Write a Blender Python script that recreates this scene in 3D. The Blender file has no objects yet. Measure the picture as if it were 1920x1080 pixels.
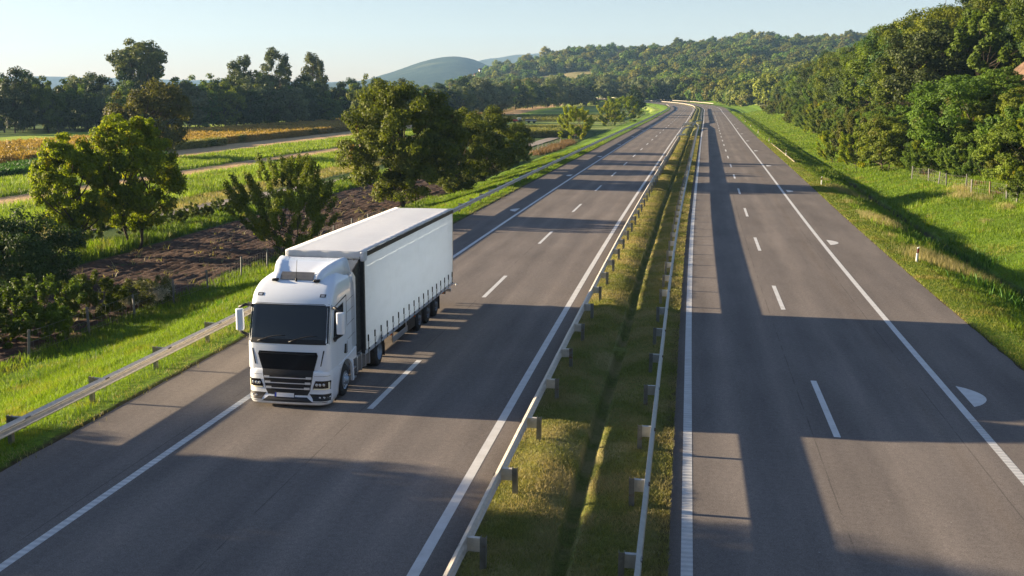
import bpy, bmesh, math, random
import numpy as np
from mathutils import Vector, Matrix
random.seed(7); rng = np.random.default_rng(7)
R = math.radians
scene = bpy.context.scene
col = scene.collection

# ------------------------------------------------------------------ camera
F_PX, PITCH, YAW, ROLL, CAM_H = 1997.2948, .1815, .1603, .0047, 9.3784
cam_d = bpy.data.cameras.new('camera'); cam = bpy.data.objects.new('camera', cam_d); col.objects.link(cam)
cam_d.sensor_width = 36; cam_d.lens = F_PX/1920*36; cam_d.clip_start = .1; cam_d.clip_end = 30000
fw = Vector((-math.sin(YAW)*math.cos(PITCH), math.cos(YAW)*math.cos(PITCH), -math.sin(PITCH)))
rt = Vector((math.cos(YAW), math.sin(YAW), 0)); up = rt.cross(fw)
c_, s_ = math.cos(ROLL), math.sin(ROLL)
r2 = rt*c_+up*s_; u2 = up*c_-rt*s_
m = Matrix(((r2.x, u2.x, -fw.x, 0), (r2.y, u2.y, -fw.y, 0), (r2.z, u2.z, -fw.z, CAM_H), (0, 0, 0, 1)))
cam.matrix_world = m
scene.camera = cam

# ------------------------------------------------------------------ light
SUN_EL, SUN_AZ = R(10.6), R(-88.2)          # azimuth clockwise from +Y: the sun stands low on the left
world = bpy.data.worlds.new('World'); scene.world = world; world.use_nodes = True
wn = world.node_tree; bg = wn.nodes['Background']
sky = wn.nodes.new('ShaderNodeTexSky'); sky.sky_type = 'NISHITA'; sky.sun_disc = False
sky.sun_elevation = SUN_EL; sky.sun_rotation = SUN_AZ; sky.altitude = 200; sky.air_density = 1.0; sky.dust_density = .25; sky.ozone_density = 2.0
tint = wn.nodes.new('ShaderNodeMix'); tint.data_type = 'RGBA'; tint.blend_type = 'MULTIPLY'; tint.inputs[0].default_value = 1; tint.inputs[7].default_value = (.985, .82, .89, 1); wn.links.new(sky.outputs[0], tint.inputs[6]); wn.links.new(tint.outputs[2], bg.inputs[0]); bg.inputs[1].default_value = .05
sd = bpy.data.lights.new('sun', 'SUN'); sd.energy = 5.0; sd.angle = R(.55); sd.color = (1.0, .80, .55)
sun = bpy.data.objects.new('sun', sd); col.objects.link(sun)
sv = Vector((math.sin(SUN_AZ)*math.cos(SUN_EL), math.cos(SUN_AZ)*math.cos(SUN_EL), math.sin(SUN_EL)))
sun.rotation_euler = sv.to_track_quat('Z', 'Y').to_euler()
scene.view_settings.view_transform = 'Standard'; scene.view_settings.look = 'None'
scene.view_settings.exposure = 2.16; scene.view_settings.gamma = 1
scene.render.engine = 'CYCLES'
scene.cycles.max_bounces = 6; scene.cycles.transparent_max_bounces = 8; scene.cycles.volume_bounces = 0

# ------------------------------------------------------------------ road alignment (s along, o across, + right)
S0, S1 = -80, 1100
ss = np.arange(S0, S1, 1.0)
_kn = np.arange(0, 661, 60.)[:11]; _kn[-1] = 620
_cur = np.array([.0133, -.2922, .0199, -.005, -.0454, .0224, .0492, -.0015, -.0358, -.059, -.0777])*1e-3
_zk = np.array([.0041, .0029, .2304, .352, .428, .5648, .6574, .8798, .9739, 1.0506, 1.1272])
_k = np.interp(ss, _kn, _cur); _k = np.where(ss > 480, _k*np.clip((540-ss)/60, 0, 1), _k)+np.clip((ss-520)/100, 0, 1)/350
_k[ss < 0] = 0
cth = np.cumsum(_k); cx = -np.cumsum(np.sin(cth)); cy = np.cumsum(np.cos(cth))+S0
cx -= np.interp(0, ss, cx)
cz = np.interp(ss, _kn, _zk); cz = np.where(ss > 520, np.interp(520, _kn, _zk)+.015*(ss-520), cz); cz[ss < 0] = 0
kk = np.ones(41)/41; cz = np.convolve(np.pad(cz, 20, mode='edge'), kk, 'valid')

def P(s, o, z=0):
    """world points of road coordinates"""
    s = np.asarray(s, float); o = np.asarray(o, float)
    th = np.interp(s, ss, cth)
    return np.stack([np.interp(s, ss, cx)+o*np.cos(th), np.interp(s, ss, cy)+o*np.sin(th), np.interp(s, ss, cz)+z+0*o], -1)
def P1(s, o, z=0): return Vector(P(s, o, z).tolist())
def heading(s): return float(np.interp(s, ss, cth))

def so_of(x, y):
    """nearest road coordinates of world points"""
    x = np.asarray(x, float); y = np.asarray(y, float)
    s = np.clip(y, S0, 520.); o = x-np.interp(s, ss, cx)
    far = (y > 500)
    if far.any():
        xf, yf = x[far], y[far]; bs = np.zeros(len(xf)); bd = np.full(len(xf), 1e18)
        for i in range(500-S0, len(ss), 4):
            d = (xf-cx[i])**2+(yf-cy[i])**2; k = d < bd; bd[k] = d[k]; bs[k] = ss[i]
        th = np.interp(bs, ss, cth); px = np.interp(bs, ss, cx); py = np.interp(bs, ss, cy)
        dx, dy = xf-px, yf-py; oo = dx*np.cos(th)+dy*np.sin(th)
        so = bs+(-dx*np.sin(th)+dy*np.cos(th))
        s = s.copy(); o = o.copy(); s[far] = np.clip(so, S0, S1-2); o[far] = np.where(np.abs(oo) < 1e-6, oo, np.sign(oo)*np.sqrt(bd))
        near = far & (np.abs(o) < 60); 
    return s, o

# ------------------------------------------------------------------ noise in numpy
_tab = np.random.default_rng(3).random((256, 256))
def vnoise(x, y):
    xi = np.floor(x).astype(int); yi = np.floor(y).astype(int); fx = x-xi; fy = y-yi
    fx = fx*fx*(3-2*fx); fy = fy*fy*(3-2*fy)
    a = _tab[xi & 255, yi & 255]; b = _tab[(xi+1) & 255, yi & 255]; c = _tab[xi & 255, (yi+1) & 255]; d = _tab[(xi+1) & 255, (yi+1) & 255]
    return (a*(1-fx)+b*fx)*(1-fy)+(c*(1-fx)+d*fx)*fy
def fbm(x, y, n=4):
    v = 0; a = .5
    for i in range(n): v = v+a*(vnoise(x*2**i+17*i, y*2**i+31*i)-.5); a *= .5
    return v

# ------------------------------------------------------------------ ground heights
def sm(x, a, b):
    t = np.clip((np.asarray(x, float)-a)/(b-a), 0, 1); return t*t*(3-2*t)
_ol = [-400, -33, -29, -26, -19.5, -18, -16.6, 11.7, 13, 15, 17.5, 18.05, 18.7, 22, 26, 28.5, 33, 40, 50, 70, 120, 400]
_ozl = [-3, -3, -2.9, -2.55, -.35, -.06, .02, .02, -.02, -.4, -1.25, -1.65, -1.25, -.45, .15, .8, 4.2, 9.2, 13.2, 17, 20, 24]
def hill_z(x, y):
    """far wooded hillside rising beyond the bend, described round the viewpoint's bearing"""
    D = np.hypot(x, y); az = np.degrees(np.arctan2(x, y))
    azp = np.array([-60, -18, -12.5, -11.5, -10.1, -8, -6.3, -2.3, .5, 4.8, 7.9, 11, 14, 17, 25, 60])
    rz = np.array([-3, -3, 4, 18, 42, 50, 58, 68, 75, 79, 80, 88, 96, 100, 100, 60.])
    H = np.interp(az, azp, rz)
    d0 = np.interp(az, [-20, -10, -2, 3, 8, 20], [1000, 900, 720, 620, 560, 500])
    t = sm(D, d0, 1620)
    return H*(.55*t+.45*np.clip((D-d0)/(1620-d0), 0, 1))+t*(fbm(x/170, y/170)*26)
def gos(o, s, fine=True):
    z = np.interp(o, _ol, _ozl)
    # slope lower beyond s 450 on the right, and in front of s 60
    z = np.where(o > 27, .8+(z-.8)*(1-.55*sm(s, 420, 560)), z)
    z = z+np.where(o > 34, 5.0*np.exp(-(((o-42)/8)**2+((s-141)/12)**2)), 0)
    # no ditch beyond s 130
    dd = np.clip(1-np.abs(o-18.05)/2.2, 0, 1); z = z+np.where((o > 13) & (o < 24), dd*.55*sm(s, 120, 145), 0)
    if fine:
        z = z+np.where((o < -19) | (o > 13), fbm(o/3.1, s/3.1)*.22, 0)*np.clip(np.minimum(np.abs(o+19), np.abs(o-13))/2, 0, 1)
    return z
def ground(x, y):
    x = np.asarray(x, float); y = np.asarray(y, float)
    s, o = so_of(x, y)
    rz = np.interp(s, ss, cz)
    near = gos(o, s)+rz*np.clip(1-(np.abs(o)-40)/80, 0, 1)
    D = np.hypot(x, y)
    hz = hill_z(x, y)
    w = sm(D, 520, 700)*sm(np.abs(o), 22, 60)
    z = near*(1-w)+np.maximum(hz-3*(az_left(x, y)), np.where(o > 0, near*.6, -3))*w
    return z
def az_left(x, y): return (np.degrees(np.arctan2(x, y)) < -11).astype(float)
def gz(x, y): return float(ground(np.array([x]), np.array([y]))[0])

# ------------------------------------------------------------------ tagging and mesh helpers
def tag(o, label=None, cat=None, group=None, kind=None):
    if label: o['label'] = label
    if cat: o['category'] = cat
    if group: o['group'] = group
    if kind: o['kind'] = kind
    return o
def empty(name, loc, rz=0, **k):
    o = bpy.data.objects.new(name, None); col.objects.link(o); o.location = loc; o.rotation_euler = (0, 0, rz); o.empty_display_size = .2
    return tag(o, **k)
def link(name, me, mat=None, parent=None, loc=(0, 0, 0), **k):
    o = bpy.data.objects.new(name, me); col.objects.link(o); o.location = loc
    if mat is not None and len(me.materials) == 0:
        for mm in (mat if isinstance(mat, (list, tuple)) else [mat]): me.materials.append(mm)
    if parent: o.parent = parent
    return tag(o, **k)
def mesh_np(name, V, Fq, nv=4, lv=None, uv=None, smooth=False):
    """fast mesh from numpy arrays, all faces with nv corners"""
    me = bpy.data.meshes.new(name); V = np.ascontiguousarray(V, np.float32); Fq = np.ascontiguousarray(Fq, np.int32)
    n = len(Fq)
    me.vertices.add(len(V)); me.vertices.foreach_set('co', V.ravel())
    me.loops.add(n*nv); me.loops.foreach_set('vertex_index', Fq.ravel())
    me.polygons.add(n); me.polygons.foreach_set('loop_start', np.arange(n, dtype=np.int32)*nv)
    try: me.polygons.foreach_set('loop_total', np.full(n, nv, np.int32))
    except Exception: pass
    if lv is not None:
        a = me.attributes.new('lv', 'FLOAT', 'FACE'); a.data.foreach_set('value', np.asarray(lv, np.float32))
    if uv is not None:
        u = me.uv_layers.new(name='UVMap'); u.data.foreach_set('uv', np.ascontiguousarray(uv[Fq.ravel()], np.float32).ravel())
    me.update(calc_edges=True)
    if smooth: me.polygons.foreach_set('use_smooth', np.ones(n, bool))
    return me
def grid_faces(nr, nc):
    i = np.arange(nr-1)[:, None]*nc+np.arange(nc-1)[None, :]
    return np.stack([i, i+1, i+nc+1, i+nc], -1).reshape(-1, 4)
def ribbon(name, ol, sl, zf, mat, smooth=False, **k):
    """sheet in road coordinates; uv = (across, along) in metres"""
    O, S = np.meshgrid(np.asarray(ol, float), np.asarray(sl, float)); Z = zf(O, S)
    V = P(S.ravel(), O.ravel()); V[:, 2] += Z.ravel()
    me = mesh_np(name, V, grid_faces(len(sl), len(ol)), uv=np.stack([O.ravel(), S.ravel()], -1), smooth=smooth)
    return link(name, me, mat, **k)
class MB:
    def __init__(s): s.v = []; s.f = []; s.sm = []
    def add(s, V, Fs, smooth=False):
        b = len(s.v); s.v += [tuple(v) for v in V]; s.f += [[b+i for i in f] for f in Fs]; s.sm += [smooth]*len(Fs); return s
    def box(s, a, b):
        (x0, y0, z0), (x1, y1, z1) = a, b
        V = [(x0, y0, z0), (x1, y0, z0), (x1, y1, z0), (x0, y1, z0), (x0, y0, z1), (x1, y0, z1), (x1, y1, z1), (x0, y1, z1)]
        return s.add(V, [(0, 3, 2, 1), (4, 5, 6, 7), (0, 1, 5, 4), (1, 2, 6, 5), (2, 3, 7, 6), (3, 0, 4, 7)])
    def prism(s, poly, axis, a, b):
        """poly: 2D outline, extruded along axis from a to b"""
        def mk(p, t):
            if axis == 0: return (t, p[0], p[1])
            if axis == 1: return (p[0], t, p[1])
            return (p[0], p[1], t)
        n = len(poly); V = [mk(p, a) for p in poly]+[mk(p, b) for p in poly]
        return s.add(V, [tuple(range(n))[::-1], tuple(range(n, 2*n))]+[(i, (i+1) % n, n+(i+1) % n, n+i) for i in range(n)])
    def tube(s, pts, rad, n=8, caps=True, smooth=True):
        pts = [Vector(p) for p in pts]; rad = rad if isinstance(rad, (list, tuple)) else [rad]*len(pts)
        V = []; prev = None
        for i, p in enumerate(pts):
            d = (pts[min(i+1, len(pts)-1)]-pts[max(i-1, 0)]).normalized()
            if prev is None: a = d.orthogonal().normalized()
            else: a = (prev-d*prev.dot(d)).normalized()
            prev = a; b = d.cross(a)
            V += [p+(a*math.cos(2*math.pi*j/n)+b*math.sin(2*math.pi*j/n))*rad[i] for j in range(n)]
        Fs = [(i*n+j, i*n+(j+1) % n, (i+1)*n+(j+1) % n, (i+1)*n+j) for i in range(len(pts)-1) for j in range(n)]
        s.add(V, Fs, smooth)
        if caps:
            b = len(s.v)-len(V); s.f += [[b+j for j in range(n)][::-1], [b+(len(pts)-1)*n+j for j in range(n)]]; s.sm += [False, False]
        return s
    def lathe(s, c, prof, axis=0, n=32, smooth=True):
        """prof: (along axis, radius)"""
        V = []
        for a, r in prof:
            for j in range(n):
                t = 2*math.pi*j/n; p = (r*math.cos(t), r*math.sin(t))
                if axis == 0: V.append((c[0]+a, c[1]+p[0], c[2]+p[1]))
                elif axis == 1: V.append((c[0]+p[0], c[1]+a, c[2]+p[1]))
                else: V.append((c[0]+p[0], c[1]+p[1], c[2]+a))
        return s.add(V, [(i*n+j, i*n+(j+1) % n, (i+1)*n+(j+1) % n, (i+1)*n+j) for i in range(len(prof)-1) for j in range(n)], smooth)
    def grid(s, rows, smooth=True):
        nc = len(rows[0]); V = [p for r in rows for p in r]
        return s.add(V, [(i*nc+j, i*nc+j+1, (i+1)*nc+j+1, (i+1)*nc+j) for i in range(len(rows)-1) for j in range(nc-1)], smooth)
    def build(s, name, mat, parent=None, bevel=0, solid=0, loc=(0, 0, 0), seg=2, **k):
        me = bpy.data.meshes.new(name); me.from_pydata(s.v, [], s.f); me.update()
        bm = bmesh.new(); bm.from_mesh(me); bmesh.ops.recalc_face_normals(bm, faces=bm.faces); bm.to_mesh(me); bm.free()
        me.polygons.foreach_set('use_smooth', np.array(s.sm, bool)); me.update()
        o = link(name, me, mat, parent, loc, **k)
        if solid:
            q = o.modifiers.new('solid', 'SOLIDIFY'); q.thickness = abs(solid); q.offset = -1 if solid > 0 else 1
        if bevel:
            q = o.modifiers.new('bevel', 'BEVEL'); q.width = bevel; q.segments = seg; q.limit_method = 'ANGLE'; q.angle_limit = R(35); q.harden_normals = False
            me.polygons.foreach_set('use_smooth', np.ones(len(s.sm), bool)); 
            try: me.set_sharp_from_angle(angle=R(45))
            except Exception: pass
        return o
def copy_tree(o, parent=None):
    c = o.copy(); col.objects.link(c); c.parent = parent
    for ch in list(o.children): copy_tree(ch, c)
    return c

# ------------------------------------------------------------------ materials
class NT:
    def __init__(s, name, rough=.8, spec=.3):
        s.m = bpy.data.materials.new(name); s.m.use_nodes = True; s.t = s.m.node_tree; s.b = s.t.nodes['Principled BSDF']
        s.b.inputs['Roughness'].default_value = rough; s.b.inputs['Specular IOR Level'].default_value = spec
    def n(s, ty, **k):
        q = s.t.nodes.new(ty)
        for a, v in k.items(): setattr(q, a, v)
        return q
    def l(s, a, b): s.t.links.new(a, b)
    def val(s, v):
        return v
    def setin(s, sock, v):
        if hasattr(v, 'links') or isinstance(v, bpy.types.NodeSocket): s.l(v, sock)
        else: sock.default_value = v
    def coord(s, which='Object'):
        if which == 'World': return s.n('ShaderNodeNewGeometry').outputs['Position']
        return s.n('ShaderNodeTexCoord').outputs[which]
    def noise(s, scale, vec=None, detail=4, rough=.6, out=0, dist=0):
        q = s.n('ShaderNodeTexNoise'); q.inputs['Scale'].default_value = scale; q.inputs['Detail'].default_value = detail; q.inputs['Roughness'].default_value = rough; q.inputs['Distortion'].default_value = dist
        if vec is not None: s.l(vec, q.inputs['Vector'])
        return q.outputs[out]
    def scalev(s, vec, sc):
        q = s.n('ShaderNodeVectorMath', operation='MULTIPLY'); s.l(vec, q.inputs[0]); q.inputs[1].default_value = sc; return q.outputs[0]
    def math(s, op, a, b=0.0, clamp=False):
        q = s.n('ShaderNodeMath', operation=op, use_clamp=clamp); s.setin(q.inputs[0], a); s.setin(q.inputs[1], b); return q.outputs[0]
    def mapr(s, v, a, b, c=0, d=1, smooth=False):
        q = s.n('ShaderNodeMapRange'); s.l(v, q.inputs[0])
        for i, x in enumerate((a, b, c, d)): q.inputs[i+1].default_value = x
        if smooth: q.interpolation_type = 'SMOOTHSTEP'
        return q.outputs[0]
    def mix(s, f, a, b, mode='MIX'):
        q = s.n('ShaderNodeMix', data_type='RGBA', blend_type=mode); s.setin(q.inputs[0], f)
        for i, v in ((6, a), (7, b)):
            if isinstance(v, (tuple, list)): q.inputs[i].default_value = (*v[:3], 1)
            else: s.l(v, q.inputs[i])
        return q.outputs[2]
    def ramp(s, v, stops, const=False):
        q = s.n('ShaderNodeValToRGB'); s.l(v, q.inputs[0]); e = q.color_ramp.elements
        if const: q.color_ramp.interpolation = 'CONSTANT'
        while len(e) < len(stops): e.new(.5)
        for i, (p, c) in enumerate(stops): e[i].position = p; e[i].color = (*c, 1) if len(c) == 3 else c
        return q.outputs[0]
    def sep(s, v):
        q = s.n('ShaderNodeSeparateXYZ'); s.l(v, q.inputs[0]); return q.outputs
    def comb(s, x, y, z=0.0):
        q = s.n('ShaderNodeCombineXYZ')
        for i, v in enumerate((x, y, z)): s.setin(q.inputs[i], v)
        return q.outputs[0]
    def bump(s, h, st, d=.02):
        q = s.n('ShaderNodeBump'); s.l(h, q.inputs['Height']); q.inputs['Strength'].default_value = st; q.inputs['Distance'].default_value = d; s.l(q.outputs[0], s.b.inputs['Normal'])
    def base(s, c):
        if isinstance(c, (tuple, list)): s.b.inputs['Base Color'].default_value = (*c, 1)
        else: s.l(c, s.b.inputs['Base Color'])
        return s
def simple(name, c, rough=.5, metal=0, spec=.5, var=.0, coat=0, scale=3):
    n = NT(name, rough, spec); n.b.inputs['Metallic'].default_value = metal
    if var:
        z = n.noise(scale, n.coord(), 6); n.base(n.mix(z, tuple(max(0, x*(1-var)) for x in c), tuple(x*(1+var) for x in c)))
        n.l(n.mapr(n.noise(scale*3, n.coord(), 4), .3, .7, max(.03, rough*.75), min(1, rough*1.25)), n.b.inputs['Roughness'])
    else: n.base(c)
    if coat: n.b.inputs['Coat Weight'].default_value = coat; n.b.inputs['Coat Roughness'].default_value = .08
    return n.m

def leafmat(name, dark, light, extra=None, transl=.35, objvar=.25, scale=.35, rough=.6):
    n = NT(name, rough, .25)
    a = n.n('ShaderNodeAttribute', attribute_name='lv').outputs['Fac']
    inf = n.n('ShaderNodeObjectInfo')
    z = n.noise(scale, n.coord(), 3)
    f = n.math('ADD', n.math('MULTIPLY', a, .55), n.math('MULTIPLY', n.mapr(z, .3, .7), .45))
    c = n.mix(f, dark, light)
    if extra: c = n.mix(n.mapr(n.noise(scale*1.7, n.scalev(n.coord(), (1, 1, .8)), 2), extra[1], extra[1]+.12, 0, 1), c, n.mix(a, tuple(x*.7 for x in extra[0]), extra[0]))
    h = n.n('ShaderNodeHueSaturation'); n.l(c, h.inputs['Color']); n.l(n.mapr(inf.outputs['Random'], 0, 1, 1-objvar, 1+objvar), h.inputs['Value'])
    n.l(n.mapr(n.math('FRACT', n.math('MULTIPLY', inf.outputs['Random'], 17.3)), 0, 1, .5-.035*objvar/.25, .5+.02*objvar/.25), h.inputs['Hue'])
    c = h.outputs[0]; n.base(c)
    tr = n.n('ShaderNodeBsdfTranslucent'); n.l(n.mix(1.0, c, (1.0, 1.0, .45), 'MULTIPLY'), tr.inputs[0])
    ms = n.n('ShaderNodeMixShader'); ms.inputs[0].default_value = transl
    out = n.t.nodes['Material Output']; n.l(n.b.outputs[0], ms.inputs[1]); n.l(tr.outputs[0], ms.inputs[2]); n.l(ms.outputs[0], out.inputs[0])
    return n.m
M = {}
M['walnut'] = leafmat('walnut_leaves', (.028, .050, .005), (.17, .215, .014), ((.26, .15, .018), .66), .45, .1)
M['lime'] = leafmat('yellow_green_leaves', (.055, .10, .007), (.31, .39, .016), ((.44, .40, .015), .58), .6, .1)
M['green'] = leafmat('green_leaves', (.025, .058, .008), (.16, .23, .018), ((.17, .21, .02), .6), .45)
M['deep'] = leafmat('deep_green_leaves', (.013, .034, .009), (.07, .115, .020), None, .28)
M['willow'] = leafmat('pale_willow_leaves', (.05, .075, .032), (.22, .26, .11), None, .33)
M['poplar'] = leafmat('poplar_leaves', (.04, .065, .018), (.17, .20, .055), None, .33)
M['brownish'] = leafmat('turning_leaves', (.035, .055, .010), (.17, .19, .025), ((.20, .14, .04), .62), .45)
M['locust'] = leafmat('locust_leaves', (.030, .065, .008), (.16, .25, .022), ((.12, .11, .02), .6), .42)
M['hill'] = leafmat('hill_tree_leaves', (.035, .065, .010), (.21, .27, .04), ((.20, .17, .07), .66), .4, .5, .05)
M['flower'] = leafmat('flowering_bush_leaves', (.03, .045, .012), (.12, .15, .03), ((.5, .47, .36), .53), .35)
def barkmat():
    n = NT('bark', .9, .2); v = n.scalev(n.coord(), (1, 1, .25)); z = n.noise(9, v, 6)
    n.base(n.ramp(z, [(.3, (.028, .020, .014)), (.7, (.10, .078, .055))])); n.bump(z, .7, .03); return n.m
M['bark'] = barkmat()
def grassmat(name, a, b, dry, dryamt=.55, transl=.4):
    n = NT(name, .55, .25)
    lv = n.n('ShaderNodeAttribute', attribute_name='lv').outputs['Fac']; w = n.coord('World')
    c = n.mix(lv, a, b); c = n.mix(n.mapr(n.noise(.55, w, 5), dryamt, dryamt+.15), c, n.mix(lv, tuple(x*.6 for x in dry), dry))
    c = n.mix(n.mapr(n.noise(.13, w, 2), .35, .65), c, n.mix(.5, c, (.05, .10, .012)))
    n.base(c); tr = n.n('ShaderNodeBsdfTranslucent'); n.l(n.mix(1.0, c, (1, 1, .4), 'MULTIPLY'), tr.inputs[0])
    ms = n.n('ShaderNodeMixShader'); ms.inputs[0].default_value = transl
    out = n.t.nodes['Material Output']; n.l(n.b.outputs[0], ms.inputs[1]); n.l(tr.outputs[0], ms.inputs[2]); n.l(ms.outputs[0], out.inputs[0]); return n.m
M['grass'] = grassmat('verge_grass', (.075, .14, .012), (.26, .38, .025), (.36, .31, .08), .54, .5)
M['median_grass'] = grassmat('median_grass', (.15, .16, .045), (.38, .37, .11), (.52, .42, .22), .42, .4)
M['edge_grass'] = grassmat('edge_grass', (.10, .14, .018), (.27, .31, .045), (.36, .30, .09), .50, .4)
M['drygrass'] = grassmat('dry_grass', (.28, .24, .10), (.50, .43, .22), (.5, .42, .2), .4)
M['crop'] = grassmat('leafy_crop', (.03, .09, .012), (.09, .22, .03), (.12, .2, .03), .7)
M['meadow'] = grassmat('meadow_grass', (.12, .21, .018), (.38, .50, .045), (.46, .40, .10), .56, .45)
M['corn'] = leafmat('ripe_corn', (.17, .11, .02), (.55, .38, .09), ((.12, .15, .03), .60), .35, 0, .03)
M['corngreen'] = leafmat('green_corn', (.09, .11, .02), (.32, .30, .08), ((.10, .15, .03), .5), .35, 0, .05)
M['weed'] = leafmat('reddish_weeds', (.07, .035, .018), (.22, .13, .06), None, .3)

def asphalt(name, side):
    n = NT(name, .9, .06); uv = n.coord('UV'); o, s, _ = n.sep(uv)
    fine = n.noise(38, n.coord('World'), 4, .75); mid = n.noise(7, n.coord('World'), 5, .7); big = n.noise(.9, n.comb(n.math('MULTIPLY', o, 1.0), n.math('MULTIPLY', s, .09)), 4)
    patch = n.noise(.12, n.comb(n.math('MULTIPLY', o, 1.6), s), 3)
    c = n.ramp(fine, [(.30, (.10, .089, .080)), (.5, (.185, .164, .146)), (.72, (.28, .25, .222))])
    c = n.mix(.8, c, n.ramp(mid, [(.3, (.80, .80, .80)), (.7, (1.16, 1.16, 1.16))]), 'MULTIPLY')
    c = n.mix(.9, c, n.ramp(big, [(.35, (.86, .86, .87)), (.65, (1.12, 1.11, 1.10))]), 'MULTIPLY')
    c = n.mix(.6, c, n.ramp(patch, [(.4, (.9, .9, .9)), (.6, (1.1, 1.1, 1.1))]), 'MULTIPLY')
    # wheel tracks polished lighter, oil line between darker
    tr = None
    tracks = ([-11.9, -10.3, -7.9, -6.2] if side < 0 else [1.5, 3.2, 5.7, 7.3])
    for t in tracks:
        g = n.math('SUBTRACT', 1.0, n.math('MULTIPLY', n.math('ABSOLUTE', n.math('SUBTRACT', o, t)), 1.7), True)
        tr = g if tr is None else n.math('MAXIMUM', tr, g)
    c = n.mix(n.math('MULTIPLY', tr, .6), c, n.mix(1.0, c, (1.35, 1.33, 1.30), 'MULTIPLY'))
    # seams between paving lanes: a fine dark joint and, right, the shoulder's own paving
    seams = ([-9.35, -13.65] if side < 0 else [3.75, 7.75])
    for t in seams:
        w = n.math('ADD', o, n.math('MULTIPLY', n.math('SUBTRACT', n.noise(.35, n.comb(s, 0.0)), .5), .06))
        g = n.math('LESS_THAN', n.math('ABSOLUTE', n.math('SUBTRACT', w, t)), .018)
        brk = n.mapr(n.noise(.6, n.comb(s, t), 3), .42, .52)
        c = n.mix(n.math('MULTIPLY', n.math('MULTIPLY', g, brk), .35), c, (.03, .028, .027))
    if side > 0:
        g = n.math('SUBTRACT', 1.0, n.math('MULTIPLY', n.math('ABSOLUTE', n.math('SUBTRACT', o, 7.35)), 2.4), True)
        c = n.mix(n.math('MULTIPLY', g, .45), c, n.mix(1.0, c, (.62, .60, .58), 'MULTIPLY'))
    # grit and stains
    sp = n.n('ShaderNodeTexVoronoi'); sp.inputs['Scale'].default_value = 1.1; n.l(n.coord('World'), sp.inputs['Vector'])
    c = n.mix(n.math('LESS_THAN', sp.outputs['Distance'], .022), c, (.35, .33, .3))
    e = n.math('SUBTRACT', n.math('ABSOLUTE', n.math('ADD', o, 2.2)), 1.95)   # distance from the median
    c = n.mix(n.mapr(e, .0, .75, .45, 0), c, (.075, .055, .04))
    n.base(c); n.bump(fine, .35, .01)
    return n.m
def paintmat(name, rumble=0):
    n = NT(name, .6, .3); w = n.coord('World'); z = n.noise(16, w, 6, .8); z2 = n.noise(2.2, w, 4)
    c = n.mix(n.mapr(z, .60, .78), (.66, .66, .64), (.30, .29, .28)); c = n.mix(n.mapr(z2, .35, .7), c, n.mix(1.0, c, (.84, .83, .81), 'MULTIPLY'))
    if rumble:
        o, s, _ = n.sep(n.coord('UV'))
        wv = n.math('SINE', n.math('MULTIPLY', s, 2*math.pi/rumble)); q = n.mapr(wv, -.1, .6)
        c = n.mix(n.math('MULTIPLY', q, .32), c, n.mix(1.0, c, (.55, .55, .56), 'MULTIPLY')); n.bump(wv, .9, .02)
    n.base(c); return n.m
M['asphalt_l'] = asphalt('asphalt_left', -1); M['asphalt_r'] = asphalt('asphalt_right', 1)
M['paint'] = paintmat('road_paint'); M['paint_rumble'] = paintmat('ribbed_road_paint', .22)

def vergemat(name, a, b, dry, soil, dr=.55):
    n = NT(name, .95, .15); w = n.coord('World')
    f = n.noise(5, w, 8, .75); g = n.noise(.5, w, 5); h = n.noise(28, w, 4, .7)
    c = n.mix(n.mapr(f, .35, .65), a, b); c = n.mix(n.mapr(g, dr, dr+.18), c, dry); c = n.mix(n.mapr(h, .45, .75), c, n.mix(1.0, c, (.45, .42, .35), 'MULTIPLY'))
    o, s, _ = n.sep(n.coord('UV'))
    # trodden and salted soil showing beside the asphalt
    ed = n.math('MINIMUM', n.math('ABSOLUTE', n.math('SUBTRACT', o, 11.7)), n.math('ABSOLUTE', n.math('ADD', o, 16.6)))
    ed = n.math('MINIMUM', ed, n.math('MINIMUM', n.math('ABSOLUTE', n.math('ADD', o, 4.35)), n.math('ABSOLUTE', n.math('ADD', o, .1))))
    e2 = n.math('ADD', ed, n.math('MULTIPLY', n.math('SUBTRACT', f, .5), .5))
    c = n.mix(n.mapr(e2, .02, .32, 1, 0), c, soil)
    n.base(c); n.bump(f, 1.0, .08); return n
v = vergemat('verge_turf', (.06, .12, .010), (.17, .29, .018), (.25, .25, .06), (.06, .042, .026), .60)
o_, s__, _u = v.sep(v.coord('UV'))
dg = v.mapr(v.math('ADD', v.math('ABSOLUTE', v.math('SUBTRACT', o_, 18.05)), v.math('MULTIPLY', v.noise(1.2, v.coord('World'), 4), .5)), .45, .85, 1, 0)
dg = v.math('MULTIPLY', dg, v.mapr(s__, 128, 140, 1, 0))
old = v.b.inputs['Base Color'].links[0].from_socket; v.base(v.mix(dg, old, (.040, .026, .018)))
M['verge'] = v.m
M['median'] = vergemat('median_turf', (.11, .13, .028), (.24, .26, .06), (.34, .29, .12), (.07, .052, .034), .46).m
def soilmat():
    n = NT('ploughed_soil', .95, .2); w = n.coord('World'); f = n.noise(3.2, w, 9, .75); g = n.noise(.35, w, 3)
    c = n.ramp(f, [(.3, (.035, .021, .014)), (.55, (.095, .058, .040)), (.8, (.18, .115, .08))]); c = n.mix(n.mapr(g, .4, .7), c, n.mix(1.0, c, (.75, .7, .7), 'MULTIPLY'))
    n.base(c); n.bump(f, 1.0, .15); return n.m
M['soil'] = soilmat()
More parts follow.
